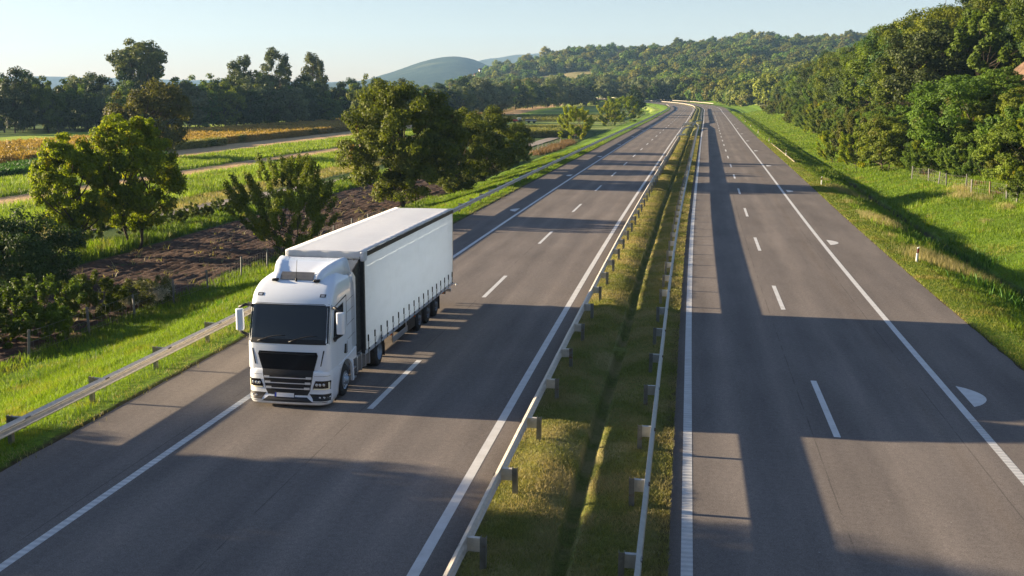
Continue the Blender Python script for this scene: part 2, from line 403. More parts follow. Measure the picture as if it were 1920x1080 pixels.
def terrainmat():
    n = NT('fields_and_hills', .95, .12); w = n.coord('World'); x, y, z = n.sep(w)
    wob = n.math('MULTIPLY', n.math('SUBTRACT', n.noise(.08, w, 4), .5), 5.0); wob2 = n.math('MULTIPLY', n.math('SUBTRACT', n.noise(.9, w, 4), .5), 1.6)
    o = n.math('ADD', n.math('ADD', n.math('SUBTRACT', x, n.math('MULTIPLY', y, .0155)), wob2), n.math('MULTIPLY', wob, .35))
    u = n.mapr(o, -220, -20)   # 200 m
    def q(v): return (v+220)/200
    G1 = (.26, .38, .03); G2 = (.32, .42, .05); T = (.56, .38, .20); DK = (.06, .10, .018); DR = (.28, .30, .09)
    st = [(0, (.08, .14, .025)), (q(-185), G2), (q(-152), (.12, .19, .03)), (q(-147), (.22, .16, .05)), (q(-110), T), (q(-98), G2), (q(-84), G1), (q(-80.5), T), (q(-74.5), (.24, .19, .10)), (q(-73), G1), (q(-63), G1), (q(-60), DK), (q(-58), DR), (q(-53), DK), (q(-43.5), DK)]
    c = n.ramp(u, [(max(0, min(1, a)), b) for a, b in st], True)
    tex = n.noise(1.3, n.comb(n.math('MULTIPLY', x, 1.0), n.math('MULTIPLY', y, .35), z), 8, .75)
    c = n.mix(.9, c, n.ramp(tex, [(.28, (.45, .46, .42)), (.5, (1, 1, 1)), (.75, (1.3, 1.28, 1.2))]), 'MULTIPLY')
    # meadow beyond the corn, toward the bend
    far = n.mapr(n.math('ADD', y, wob), 350, 356)
    gf = n.mix(n.mapr(n.noise(.03, n.comb(n.math('MULTIPLY', x, .35), y), 4), .4, .6), (.18, .26, .04), (.28, .32, .09))
    c = n.mix(n.math('MULTIPLY', far, n.mapr(o, -92, -88)), c, gf)
    # wooded slopes: leaf litter and undergrowth; clearings of dry grass
    D = n.n('ShaderNodeVectorMath', operation='LENGTH'); n.l(w, D.inputs[0])
    wood = n.math('MAXIMUM', n.mapr(o, 27.2, 29), n.mapr(D.outputs['Value'], 760, 840))
    wc = n.mix(n.mapr(n.noise(.12, w, 5), .4, .65), (.025, .038, .012), (.085, .085, .035))
    c = n.mix(wood, c, wc)
    clear = n.n('ShaderNodeAttribute', attribute_name='clearing').outputs['Fac']
    c = n.mix(clear, c, n.mix(n.mapr(n.noise(.06, w, 5), .35, .65), (.17, .17, .05), (.36, .29, .14)))
    earth = n.n('ShaderNodeAttribute', attribute_name='earth').outputs['Fac']
    ef = n.noise(.9, w, 8, .7)
    c = n.mix(earth, c, n.ramp(ef, [(.3, (.05, .03, .02)), (.55, (.17, .11, .075)), (.8, (.26, .18, .125))]))
    n.base(c); n.bump(tex, .9, .25); return n.m
M['terrain'] = terrainmat()
M['gravel'] = simple('gravel_track', (.33, .29, .24), .95, var=.25, scale=2, spec=.1)
def galv(name, c=(.42, .42, .40), rust=.68):
    n = NT(name, .5, .5); n.b.inputs['Metallic'].default_value = .25 if c[0] > .5 else .6; w = n.coord('World')
    z = n.noise(5, w, 7, .7); c1 = n.mix(n.mapr(z, .3, .7), tuple(x*.72 for x in c), tuple(x*1.15 for x in c)); c1 = n.mix(n.mapr(n.noise(2.4, n.scalev(w, (1, .3, 2)), 6, .75), rust, rust+.1), c1, (.17, .085, .045))
    n.base(c1); n.l(n.mapr(z, .3, .7, .32, .6), n.b.inputs['Roughness']); return n.m
M['galv'] = galv('galvanised_steel'); M['galv_warm'] = galv('weathered_steel', (.62, .56, .47), .62); M['galv_post'] = galv('dull_steel_post', (.22, .22, .21), .58)
M['rust'] = simple('rusty_bolt', (.10, .05, .03), .8, .3, var=.3)
M['concrete'] = simple('concrete', (.42, .40, .36), .9, var=.2, scale=6)
M['concrete_dirty'] = simple('dirty_concrete', (.26, .19, .14), .95, var=.3, scale=2)
M['kerb'] = simple('kerb_stone', (.38, .33, .21), .8, var=.15, scale=2)
def truckpaint():
    n = NT('white_truck_paint', .26, .5); n.b.inputs['Coat Weight'].default_value = .6; n.b.inputs['Coat Roughness'].default_value = .08; x, y, z = n.sep(n.coord('Object'))
    d = n.noise(2.5, n.scalev(n.coord('Object'), (1, 1, .5)), 7, .7); f = n.math('MULTIPLY', n.mapr(z, .1, 1.2, 1, 0), n.mapr(d, .35, .7))
    c = n.mix(n.math('MULTIPLY', f, .5), (.82, .87, .92), (.45, .43, .40)); c = n.mix(n.math('MULTIPLY', n.mapr(d, .5, .75), .05), c, (.5, .5, .5)); n.base(c); return n.m
M['white_paint'] = truckpaint()
def translucent(m, f, c=(1, 1, 1)):
    t = m.node_tree; o = t.nodes['Material Output']; b = t.nodes['Principled BSDF']; tr = t.nodes.new('ShaderNodeBsdfTranslucent'); tr.inputs[0].default_value = (*c, 1); ms = t.nodes.new('ShaderNodeMixShader'); ms.inputs[0].default_value = f
    t.links.new(b.outputs[0], ms.inputs[1]); t.links.new(tr.outputs[0], ms.inputs[2]); t.links.new(ms.outputs[0], o.inputs[0]); return m
def curtainmat():
    n = NT('white_tarpaulin', .42, .4); w = n.coord('Object'); x, y, z = n.sep(w)
    d = n.noise(1.3, n.scalev(w, (1, .5, 1.6)), 7, .7); st = n.noise(6, n.comb(x, n.math('MULTIPLY', y, 1.0), n.math('MULTIPLY', z, .12)), 5)
    c = n.mix(n.mapr(d, .45, .75), (.80, .81, .82), (.68, .69, .69)); c = n.mix(n.math('MULTIPLY', n.mapr(st, .55, .75), .35), c, (.55, .54, .52))
    low = n.mapr(z, .9, 1.5, .35, 0); c = n.mix(n.math('MULTIPLY', low, n.mapr(d, .35, .6)), c, (.52, .50, .47))
    n.base(c)
    n1 = n.noise(1.1, n.comb(0.0, n.math('ADD', y, n.math('MULTIPLY', z, .35)), n.math('MULTIPLY', z, .5)), 3)
    n.bump(n1, .45, .12); return n.m
M['curtain'] = translucent(curtainmat(), .36, (.70, .82, .98))
M['roofcloth'] = translucent(simple('white_roof_sheet', (.78, .79, .80), .5, var=.05, scale=1), .3)
M['black'] = simple('black_plastic', (.012, .012, .013), .55, var=.2, scale=20)
M['black_gloss'] = simple('black_gloss', (.008, .008, .009), .18, coat=.3)
M['rubber'] = simple('rubber', (.018, .018, .018), .85, var=.25, scale=12)
M['chassis'] = simple('chassis_paint', (.03, .031, .033), .6, var=.3)
M['alu'] = simple('aluminium', (.55, .56, .58), .38, .8, var=.12, scale=5)
M['chrome'] = simple('chrome', (.85, .87, .9), .3, .5)
M['rimblue'] = simple('painted_rim', (.30, .36, .42), .45, .5, var=.2, scale=9)
M['tank'] = simple('fuel_tank', (.17, .17, .17), .5, .5, var=.2)
def glassmat():
    n = NT('windscreen_glass', .02, .55); n.base((.006, .008, .009)); n.b.inputs['IOR'].default_value = 1.5; return n.m
M['glass'] = glassmat()
M['lens'] = simple('lamp_lens', (.55, .58, .6), .08, .3, coat=1)
M['orange'] = simple('orange_lens', (.75, .16, .02), .25)
M['red'] = simple('red_reflector', (.55, .02, .015), .3)
M['redpaint'] = simple('red_tractor_paint', (.42, .03, .02), .45, var=.2)
M['plate'] = simple('white_plate', (.8, .8, .8), .4)
M['blue'] = simple('blue_band', (.02, .06, .45), .4)
M['white_post'] = simple('white_post_plastic', (.78, .77, .73), .55, var=.08)
M['greypost'] = simple('fence_post_grey', (.13, .13, .125), .85, var=.2, scale=8)
M['woodpost'] = simple('fence_post_wood', (.24, .17, .10), .9, var=.3, scale=8)
M['wire'] = simple('fence_wire', (.22, .21, .20), .6, .5)
M['amber'] = simple('driving_light_strip', (.9, .84, .6), .2)

# ------------------------------------------------------------------ roads, markings, verges
SL = np.concatenate([np.arange(-40, 200, 2.), np.arange(200, 1050, 5.)])
def jag(ol, amp):
    return ol
ribbon('road', [-16.95, -13.2, -9, -5, -4.3], SL, lambda o, s: 0*o, M['asphalt_l'], kind='structure')
ribbon('road', [-.12, 4, 8.5, 11.85], SL, lambda o, s: 0*o, M['asphalt_r'], kind='structure')
def stripe(name, o0, w, s0, s1, mat, z=.004, st=2.0):
    sl = np.arange(s0, s1+.01, st); return [o0-w/2, o0+w/2], sl, z
def marking(name, items, mat):
    V = []; Fc = []; UV = []; b = 0
    for o0, w, s0, s1, z in items:
        n = max(2, int((s1-s0)/3)+1); sl = np.linspace(s0, s1, n); O, S = np.meshgrid([o0-w/2, o0+w/2], sl)
        p = P(S.ravel(), O.ravel(), z); V.append(p); UV.append(np.stack([O.ravel(), S.ravel()], -1)); Fc.append(grid_faces(n, 2)+b); b += len(p)
    me = mesh_np(name, np.concatenate(V), np.concatenate(Fc), uv=np.concatenate(UV)); return link(name, me, mat, kind='structure')
marking('edge_line', [(-13.23, .22, -40, 46, .004)], M['paint_rumble'])
marking('edge_line', [(-13.23, .22, 46, 1040, .004)], M['paint'])
marking('edge_line', [(-5.04, .24, -40, 1040, .004)], M['paint'])
marking('edge_line', [(.29, .24, -40, 42, .004)], M['paint_rumble']); marking('edge_line', [(.29, .24, 42, 1040, .004)], M['paint'])
marking('edge_line', [(8.51, .23, -40, 31, .004)], M['paint_rumble']); marking('edge_line', [(8.51, .23, 31, 1040, .004)], M['paint'])
marking('lane_line', [(-9.14, .19, 28.75+18*k, 28.75+18*k+6, .004) for k in range(-3, 55)], M['paint'])
marking('lane_line', [(4.4, .19, 28.44+18*k, 28.44+18*k+6, .004) for k in range(-3, 55)], M['paint'])
def wedge_marks():
    V = []; Fs = []
    def half(o0, s0, L, W, sg):
        b = len(V); n = 12
        pts = [(0, 0)]+[(W*math.sin(math.pi*t/n)**.75*1.0, L*t/n) for t in range(1, n)]+[(0, L)]
        for p in pts: V.append(tuple(P(s0+p[1], o0+sg*p[0], .005)))
        Fs.append(list(range(b, b+len(pts))) if sg > 0 else list(range(b, b+len(pts)))[::-1])
    for k in range(0, 14): half(8.92, 32.2+35.6*k, 2.4, .62, 1); half(-13.65, 82+35.6*k-35.6, 2.4, .62, -1)
    me = bpy.data.meshes.new('half_moon_marks'); me.from_pydata(V, [], Fs); me.update(); link('half_moon_marks', me, M['paint'], kind='structure')
wedge_marks()
SLv = np.concatenate([np.arange(-40, 110, .5), np.arange(110, 260, 1.2), np.arange(260, 700, 4.), np.arange(700, 1050, 8.)])
def zl(o, s): return gos(o, s)+(o < -28.9)*-.1+(o > -16.7)*0+.0
ribbon('left_verge', np.concatenate([np.arange(-30, -20, .5), np.arange(-20, -16.5, .25), [-16.6]]), SLv, lambda o, s: gos(o, s)-np.where(o < -29.4, .35, 0)+np.where(np.abs(o+16.6) < .01, -.03+.05*fbm(s/.7, s*0+3), .03), M['verge'], True, kind='structure')
ribbon('right_verge', np.concatenate([[11.68], np.arange(11.9, 20, .22), np.arange(20, 30.2, .5)]), SLv, lambda o, s: gos(o, s)-np.where(o > 29.6, .35, 0)+np.where(np.abs(o-11.68) < .01, -.03+.05*fbm(s/.7, s*0+9), .03), M['verge'], True, kind='structure')
def zmed(o, s):
    z = .05+.10*np.exp(-((o+3.3)/.6)**2)+.08*np.exp(-((o+1.2)/.6)**2)+.09*fbm(o/.8, s/.8)
    ch = np.clip(1-np.abs(o+2.23-.05*np.sin(s/5))/.21, 0, 1)
    gap = (np.abs(s-37.6) > .5)
    z = z-.26*np.minimum(ch*2.2, 1)*gap-.07*np.exp(-((o+2.23)/.55)**2)
    e = np.minimum(o+4.42, -.0-o); return np.where(e < .03, -.03, z)
ribbon('median_strip', np.concatenate([[-4.42], np.arange(-4.3, -2.75, .16), np.arange(-2.68, -1.78, .05), np.arange(-1.7, -.1, .16), [-.01]]), np.concatenate([np.arange(-40, 80, .3), np.arange(80, 200, .8), np.arange(200, 700, 3.), np.arange(700, 1050, 8.)]), zmed, M['median'], True, kind='structure')
# concrete gutter and kerb far right
ribbon('gutter', [11.86, 12.95], np.arange(148, 352, 4.), lambda o, s: .02+0*o, M['concrete_dirty'], kind='structure')
def kerb():
    sl = np.arange(148, 352, 2.); q = MB(); rows = []
    for s in sl: rows.append([P(s, o, z) for o, z in ((12.95, .0), (12.97, .10), (13.09, .11), (13.11, -.1))])
    q.grid(rows, False); return q.build('kerb', M['kerb'], kind='structure')
kerb()

# ------------------------------------------------------------------ terrain
def terrain():
    def ax(segs):
        out = [segs[0][0]]
        for a, b, st in segs: out += list(np.arange(out[-1]+st, b+.001, st))
        return np.array(out)
    gx = np.concatenate([-np.geomspace(260, 7500, 45)[::-1], ax([(-250, -60, 5), (-60, 75, 1.5), (75, 260, 5)]), np.geomspace(270, 7500, 40)])
    gy = np.concatenate([[-400, -200, -100], ax([(-60, 260, 2.5), (260, 900, 6), (900, 1900, 14)]), np.geomspace(1930, 8500, 40)])
    # extra columns for the hillside
    gx = np.unique(np.concatenate([gx, np.arange(-420, 700, 14.)]))
    X, Y = np.meshgrid(gx, gy); x, y = X.ravel(), Y.ravel(); z = ground(x, y); s, o = so_of(x, y)
    low = (o > -29.2) & (o < 29.4)
    mid = (o > -19) & (o < 14)
    z = np.where(low, z-.45, z); z = np.where(mid, np.interp(s, ss, cz)-.7, z)
    far = np.hypot(x, y) > 560; z = np.where(far & (np.abs(o) < 34) & (np.abs(o+2) < 25), np.interp(s, ss, cz)-1.2, z)
    D = np.hypot(x, y); z = np.where(D > 2000, z*(1-sm(D, 2000, 3200))-3*sm(D, 2000, 3200), z)
    me = mesh_np('ground', np.stack([x, y, z], -1), grid_faces(len(gy), len(gx)), smooth=True)
    a = me.attributes.new('clearing', 'FLOAT', 'POINT'); a.data.foreach_set('value', clearing(x, y).astype(np.float32))
    so, oo = so_of(x, y); e = sm(oo, 35, 36.5)*(1-sm(oo, 42, 44))*sm(so, 122, 127)*(1-sm(so, 143, 147))
    a = me.attributes.new('earth', 'FLOAT', 'POINT'); a.data.foreach_set('value', e.astype(np.float32))
    return link('ground', me, M['terrain'], kind='structure')
CLEAR = [(-6.7, 1200, 2.3, 75), (-5.4, 1080, .9, 45), (-3.3, 1430, 2.2, 80), (7.0, 1290, 2.2, 45), (-9.7, 1330, 1.0, 80), (3.4, 1120, .8, 40), (1.5, 1380, 1.2, 40)]
def clearing(x, y):
    az = np.degrees(np.arctan2(x, y)); D = np.hypot(x, y); m = 0*x
    for a, d, wa, wd in CLEAR:
        r = ((az-a)/wa)**2+((D-d)/wd)**2+fbm(x/40, y/40)*1.2; m = np.maximum(m, 1-sm(r, .75, 1.05))
    return m
terrain()
def field_sheets():
    xs = np.arange(-43.8, -30.6, .26); ys = np.arange(38, 175, .4); X, Y = np.meshgrid(xs, ys); x, y = X.ravel(), Y.ravel()
    x2 = x+.0155*y
    z = ground(x2, y); e = np.minimum(x+43.8, -30.8-x)/1.0
    z = z+.1*np.clip(e, -1, 1)+(.05*np.sin(x*2*math.pi/.75+fbm(x/2, y/6)*2)+.26*fbm(x/.42, y/.55, 4)+.22*fbm(x/1.7, y/2.5))*np.clip(e*1.5, 0, 1)
    link('ploughed_field', mesh_np('ploughed_field', np.stack([x2, y, z], -1), grid_faces(len(ys), len(xs))), M['soil'], kind='structure')
    t = np.linspace(60, 330, 70); px = -52.8+.118*(t-90); px = np.where(t > 235, -35.7+.02*(t-235), px); O, T = np.meshgrid([-1.5, 1.5], t)
    X = px[:, None]+O; z = ground(X.ravel(), T.ravel())+.10
    link('farm_track', mesh_np('farm_track', np.stack([X.ravel(), T.ravel(), z], -1), grid_faces(len(t), 2)), M['gravel'], kind='structure')
field_sheets()
def far_hill(name, azs, tops, d0, d1, d2, mat, amp=4):
    az = np.linspace(azs[0], azs[-1], 260); H = np.convolve(np.pad(np.interp(az, azs, tops), 9, mode='edge'), np.ones(19)/19, 'valid'); D = np.linspace(d0, d2, 40)
    A, DD = np.meshgrid(np.radians(az), D); t = np.where(DD < d1, sm(DD, d0, d1), 1-sm(DD, d1, d2))
    x = np.sin(A)*DD; y = np.cos(A)*DD; z = -6+(H[None, :]+3)*t+t*fbm(x/120, y/120, 5)*amp*2
    link(name, mesh_np(name, np.stack([x.ravel(), y.ravel(), z.ravel()], -1), grid_faces(40, 260), smooth=True), mat, kind='structure')
def hillmat(name, a, b, sc=.012):
    n = NT(name, .95, .1); w = n.coord('World'); z = n.noise(sc, w, 9, .7); z2 = n.noise(sc*.3, w, 4)
    c = n.mix(n.mapr(z, .42, .6), a, b); c = n.mix(n.mapr(z2, .60, .70), c, (.08, .095, .05)); n.base(c); n.bump(z, 1, 14); return n.m
M['hill_wood'] = hillmat('haze_tinted_woodland', (.016, .034, .022), (.035, .055, .032)); M['mountain'] = hillmat('distant_mountain', (.03, .045, .03), (.06, .07, .05), .004)  # the woodland colour carries a dark bluish cast for haze
far_hill('hill', [-24, -19, -17, -15.5, -14, -13, -12, -11.4, -10.7, -10, -8, -6], [20, 40, 52, 84, 122, 140, 143, 136, 118, 92, 40, 0], 2700, 4100, 5400, M['hill_wood'], 5)
far_hill('mountain', [-50, -36, -33, -24, -16, -11.3, -9.8, -8.4, -7.2, -6.3, 3, 8, 11, 16, 40], [60, 78, 84, 66, 60, 185, 212, 232, 240, 236, 210, 200, 190, 160, 100], 4700, 6100, 7300, M['mountain'], 10)

# ------------------------------------------------------------------ guard rails
W_SEC = [(-.0, -.165), (.014, -.160), (.095, -.112), (.106, -.09), (.095, -.068), (.008, -.018), (.0, 0), (.008, .018), (.095, .068), (.106, .09), (.095, .112), (.014, .160), (0, .165)]
def beam_mesh(name, s0, s1, o0, z0, face, mat, parent, st=None, oz=None, **k):
    """W-shaped rail swept along the road. face = -1 faces left traffic, +1 right; oz(s) -> (offset, drop)"""
    q = MB()
    sl = []; s = s0
    while s < s1: sl.append(s); s += (4 if s < 250 else 8)
    sl.append(s1)
    for a, b in zip(sl[:-1], sl[1:]):     # separate lengths lapping at every joint
        rows = []; bb = b+(.14 if b < s1 else 0)
        for i, t in enumerate((a, (a+b)/2, bb)):
            lap = .004 if i == 2 else 0
            do, dz = oz(t) if oz else (0, 0)
            rows.append([tuple(P(t, o0+do+face*(d+lap), z0+dz+h)) for d, h in W_SEC])
        q.grid(rows, False)
    o = q.build('beam', mat, parent, solid=.004); o.name = 'beam'
    return tag(o, **k)
def post_meshes(face, h, over):
    """U-section post and the spacer bracket that carries the beam; face = direction to the beam"""
    q = MB(); w, d, t = .06, .10, .008; h = h+.01
    q.box((-w, -.06, -.6), (w, -.06+t, h)); q.box((-w, -.06+t, -.6), (-w+t, .06, h)); q.box((w-t, -.06+t, -.6), (w, .06, h)); h = h-.01
    for zz in (h-.07, h-.16): q.lathe((0, -.062, zz), [(0, .016), (-.01, .016)], 1, 8)
    pm = q
    b = MB(); x0, x1 = (w, over) if face > 0 else (-over, -w)
    c = .004
    pts = [(x0, -.04), (x1, -.04)]
    b.box((x0, -.05, h-.30), (x1, -.044, h-.02)); b.box((x0, .044, h-.30), (x1, .05, h-.02)); b.box((x0, -.044, h-.026), (x1, .044, h-.02))
    q2 = x1 if face > 0 else x0-.006
    b.box((q2, -.05, h-.33), (q2+.006, .05, h-.01))
    for yy in (-.052,):
        for xx in (.3, .7): b.lathe((x0+(x1-x0)*xx, yy, h-.1), [(0, .011), (-.008, .011)], 1, 8)
    return pm, b
def guardrail(name, label, group, s0, s1, o_post, o_beam, face, zt, mat, pmat, smat, o_first=None, oz=None, zg=lambda s: 0.0, maxp=100, first=2, step=4):
    root = empty(name, P1(max(s0, 0), o_post), 0, label=label, cat='guardrail', group=group)
    inv = root.matrix_basis.inverted() if False else None
    def sub(o):
        o.parent = root; o.matrix_parent_inverse = Matrix.Translation(-root.location); return o
    sub(beam_mesh('beam', s0, s1, o_beam, zt-.155, face, mat, None, oz=oz))
    jb = MB()
    pm, sp = post_meshes(face, zt-.0, abs(o_beam-o_post)-.01)
    pme = spme = None; n = 0; s = o_first if o_first is not None else s0+first
    k = 0; rest = MB()
    while s < s1:
        do, dz = oz(s) if oz else (0, 0)
        p = P1(s, o_post+do, zg(s)+dz)
        if k < maxp:
            if pme is None:
                po = pm.build('post', pmat, None); so_ = sp.build('spacer', smat, po); pme, spme = po, so_
            else:
                po = pme.copy(); col.objects.link(po); so_ = spme.copy(); col.objects.link(so_); so_.parent = po
            po.location = p; po.rotation_euler = (random.uniform(-.02, .02), random.uniform(-.02, .02), heading(s)+random.uniform(-.05, .05)); sub(po)
        else:
            x, y, z = p; rest.box((x-.05, y-.05, z-.3), (x+.05, y+.05, z+zt)); rest.box((x+min(0, face*.35), y-.04, z+zt-.3), (x+max(0, face*.35), y+.04, z+zt-.02))
        k += 1; s += step
    if rest.v: sub(tag(rest.build('post', pmat, None), kind='stuff'))
    s = s0+4
    while s < min(s1, 90):      # bolted splice at every joint: dark bolt heads proud of the lapped steel
        q = MB(); c = P1(s, o_beam)
        for hh in (.112,): q.box((face*.097-.006, -.11, zt-.155+hh-.016-.0), (face*.097+.010*face+.006, .11, zt-.155+hh+.016))
        for ds in (-.07, .06):
            for hh in (.112,): q.box((face*.10-.012, ds-.012, zt-.155+hh-.013), (face*.10+.020*face+.003, ds+.012, zt-.155+hh+.013))
        do, dz = oz(s) if oz else (0, 0)
        o = q.build('splice', M['rust'] if int(s) % 3 else M['galv_post'], None); o.location = c; o.rotation_euler = (0, 0, heading(s)); sub(o); s += 4
    return root
def flare(s):  # the rail turns in toward the crossing gap
    return (max(0, (s-262)/16)**2*1.0 if s > 262 else 0, 0)
guardrail('guardrail', 'long steel guardrail on the left edge of the median strip, its posts behind it', 'guardrails along the motorway', 6, 212, -3.69, -4.02, -1, .76, M['galv_warm'], M['galv_post'], M['galv_warm'], o_first=10.4)
guardrail('guardrail', 'long steel guardrail on the right edge of the median strip, beside the right carriageway', 'guardrails along the motorway', 6, 300, -.97, -.68, 1, .76, M['galv'], M['galv_post'], M['galv'], o_first=10.2, oz=lambda s: (-max(0, (s-280)/20)*1.0, 0), maxp=72)
guardrail('guardrail', 'guardrail along the grass verge on the outer left side of the motorway', 'guardrails along the motorway', 8, 612, -17.72, -17.28, 1, .80, M['galv_warm'], M['galv_post'], M['galv_post'], o_first=12, zg=lambda s: -.02)
guardrail('guardrail', 'far guardrail sweeping round the bend on the left edge of the median', 'guardrails along the motorway', 350, 960, -3.69, -4.13, -1, .80, M['galv_warm'], M['galv_post'], M['galv_post'], step=8)
guardrail('guardrail', 'far guardrail on the right edge of the median past the crossing gap', 'guardrails along the motorway', 356, 560, -.97, -.50, 1, .78, M['galv'], M['galv_post'], M['galv'], step=8)
guardrail('guardrail', 'short bright guardrail on the outer right side at the distant bend', 'guardrails along the motorway', 640, 820, 14.2, 13.8, -1, .9, M['galv_warm'], M['galv_post'], M['galv'], step=8)
# short demountable rail pieces that zigzag across the median gap
def loose_rail(pts, label, mat):
    c = P1(pts[0][0], pts[0][1]); root = empty('guardrail', c, label=label, cat='guardrail', group='rail pieces at the median crossing')
    q = MB(); rows = []
    P3 = [P1(a, b, .62) for a, b in pts]
    for i, p in enumerate(P3):
        d = (P3[min(i+1, len(P3)-1)]-P3[max(i-1, 0)]).normalized(); n = Vector((d.y, -d.x, 0)); rows.append([p-c+n*a*1.2+Vector((0, 0, h)) for a, h in W_SEC])
    q.grid(rows, False); q.build('beam', mat, root, solid=.006)
    for a, b in pts[::2]:
        p = P1(a, b)-c; w = MB(); w.box((p.x-.06, p.y-.05, p.z-.2), (p.x+.06, p.y+.05, p.z+.76)); w.build('post', M['galv_post'], root)
loose_rail([(216, -4.5), (219, -4.3), (222, -3.6), (224, -3.0)], 'short rail end with a white cap just beyond the dark posts in the median', M['white_post'])
loose_rail([(226, -4.1), (250, -4.1), (262, -3.9), (270, -3.3), (274, -2.6), (277, -1.9)], 'dark rail piece curving into the median before the crossing gap', M['galv'])
loose_rail([(283, -4.9), (288, -4.3), (293, -3.2), (297, -2.4)], 'sunlit rail piece slanting across the left side of the crossing gap', M['galv_warm'])
loose_rail([(296, -4.9), (302, -4.2), (309, -3.0), (314, -2.4)], 'second sunlit rail piece, behind the first in the crossing gap', M['galv_warm'])
loose_rail([(286, -2.4), (300, -2.0), (318, -2.1), (330, -1.6)], 'grey rail piece lying lengthwise in the middle of the crossing gap', M['galv'])
loose_rail([(322, -1.9), (326, -1.2), (331, -.5), (345, -.3), (354, -.4)], 'rail piece curving back to the right edge of the median after the gap', M['galv'])

# ------------------------------------------------------------------ delineator posts
def delineator():
    root = empty('delineator_post', (0, 0, 0))
    b = MB(); out = [(-.06, -.03), (-.03, -.055), (.03, -.055), (.06, -.03), (.05, .04), (-.05, .04)]
    b.prism(out, 2, -.3, .86); o = b.build('body', M['white_post'], root)
    for v_ in o.data.vertices:
        if v_.co.z > .8: v_.co.z += v_.co.x*.55
    q = MB(); out2 = [(x*1.06, y*1.06) for x, y in out]; q.prism(out2, 2, .52, .80); q.build('black_band', M['black'], root)
    r = MB(); r.box((-.026, -.066, .56), (.026, -.0585, .77)); r.build('reflector', M['red'], root); return root
dl = delineator(); first = True
dwords = ['near', 'second', 'third', 'fourth', 'fifth', 'sixth', 'seventh', 'eighth']
for i, s in enumerate([61.6, 112, 162, 206, 250, 294, 338, 382]):
    d = dl if first else copy_tree(dl); first = False
    d.location = P1(s, 12.9, -.0); d.rotation_euler = (R(random.uniform(-3, 3)), R(random.uniform(-3, 3)), heading(s))
    tag(d, 'white delineator post with red reflector in dry grass, nearest on the right verge' if i == 0 else 'white delineator post on the right verge, %s from the camera' % dwords[i], 'delineator post', 'delineator posts on the right verge')

# ------------------------------------------------------------------ fences
def fence(pts, label, matf, h=1.35, wires=4):
    c = Vector((pts[0][0], pts[0][1], gz(*pts[0]))); root = empty('wire_fence', c, label=label, cat='fence', group='wire fences beside the motorway')
    tops = []; pm = {}
    for i, (x, y) in enumerate(pts):
        z = gz(x, y); mk = matf(i)
        if mk not in pm:
            q = MB(); q.prism([(-.05, -.05), (.05, -.05), (.05, .05), (-.05, .05)], 2, -.5, h); o = q.build('post', M[mk], root, bevel=.008); pm[mk] = o
        else: o = pm[mk].copy(); col.objects.link(o); o.parent = root
        o.location = Vector((x, y, z))-c; o.rotation_euler = (R(random.uniform(-4, 4)), R(random.uniform(-4, 4)), random.random()); o.scale = (1, 1, random.uniform(.9, 1.12))
        tops.append((Vector((x, y, z))-c))
    w = MB()
    for k in range(wires):
        zz = .25+k*(h-.35)/(wires-1)
        for a, b in zip(tops[:-1], tops[1:]):
            mid = (a+b)/2+Vector((0, 0, zz-.03)); w.tube([a+Vector((0, 0, zz)), mid, b+Vector((0, 0, zz))], .006, 4, False)
    for a, b in zip(tops[:-1], tops[1:]):   # mesh verticals
        n = int((b-a).length/.4)
        for j in range(1, n): p = a.lerp(b, j/n); w.tube([p+Vector((0, 0, .22)), p+Vector((0, 0, h-.12))], .004, 3, False)
    w.build('wire_mesh', M['wire'], root)
fence([(float(P(s, 26.9-.085*(s-92)+.35*math.sin(s))[0]), s) for s in (86, 89.7, 93.3, 96.9, 100.7, 104.6, 108.2, 112, 116, 120, 124.5)], 'post and wire fence on the right grass bank below the trees', lambda i: 'woodpost' if i in (0, 1, 4) else 'greypost', 1.45)
fence([(-29.9, 44), (-29.8, 49), (-29.7, 53.4), (-29.5, 57.6), (-29.2, 61.6), (-28.9, 66), (-28.9, 70.5), (-28.8, 75), (-28.7, 79.5), (-28.6, 84), (-28.4, 88.5), (-28.3, 93), (-28.1, 97.5)], 'grey post fence between the left grass verge and the ploughed field', lambda i: 'greypost', 1.35, 3)
fence([(-30.5+.012*(s-200), s) for s in range(208, 262, 6)], 'low grey post fence beside the farm track, behind the reddish weeds', lambda i: 'greypost', 1.2, 3)

# ------------------------------------------------------------------ truck
TX, TY = -11.57, 29.5
truck = empty('truck', (TX, TY, 0), 0, label='white articulated truck with a plain white curtain-sided trailer driving toward the camera', cat='truck')
def fyc(x, z):      # front surface of the cab
    y = float(np.interp(z, [1.1, 1.9, 2.02, 3.08, 3.3, 3.55, 3.75, 3.86, 3.92], [.02, .03, .05, .34, .44, .66, 1.0, 1.45, 2.1]))
    hw = hwc(z); r = .17; a = abs(x); y += .07*(a/hw)**2
    if a > hw-r: t = min(1, (a-(hw-r))/r); y += r*(1-math.sqrt(max(0, 1-t*t)))
    return y
def hwc(z): return float(np.interp(z, [1.1, 1.9, 2.1, 3.1, 3.4, 3.65, 3.8, 3.92], [1.30, 1.30, 1.295, 1.28, 1.26, 1.19, 1.06, .92]))
def ring(z, yr=2.62, nx=22):
    hw = hwc(z); xs = [-hw+hw*2*(.5-.5*math.cos(math.pi*i/nx)) for i in range(nx+1)]
    fr = [(x, fyc(x, z), z) for x in xs]; n = 5
    side = [(hw, fr[-1][1]+(yr-fr[-1][1])*j/n, z) for j in range(1, n+1)]; back = [(hw*(1-2*j/6), yr, z) for j in range(1, 6)]
    return fr+side+back+[(-x, y, zz) for x, y, zz in side[::-1]]
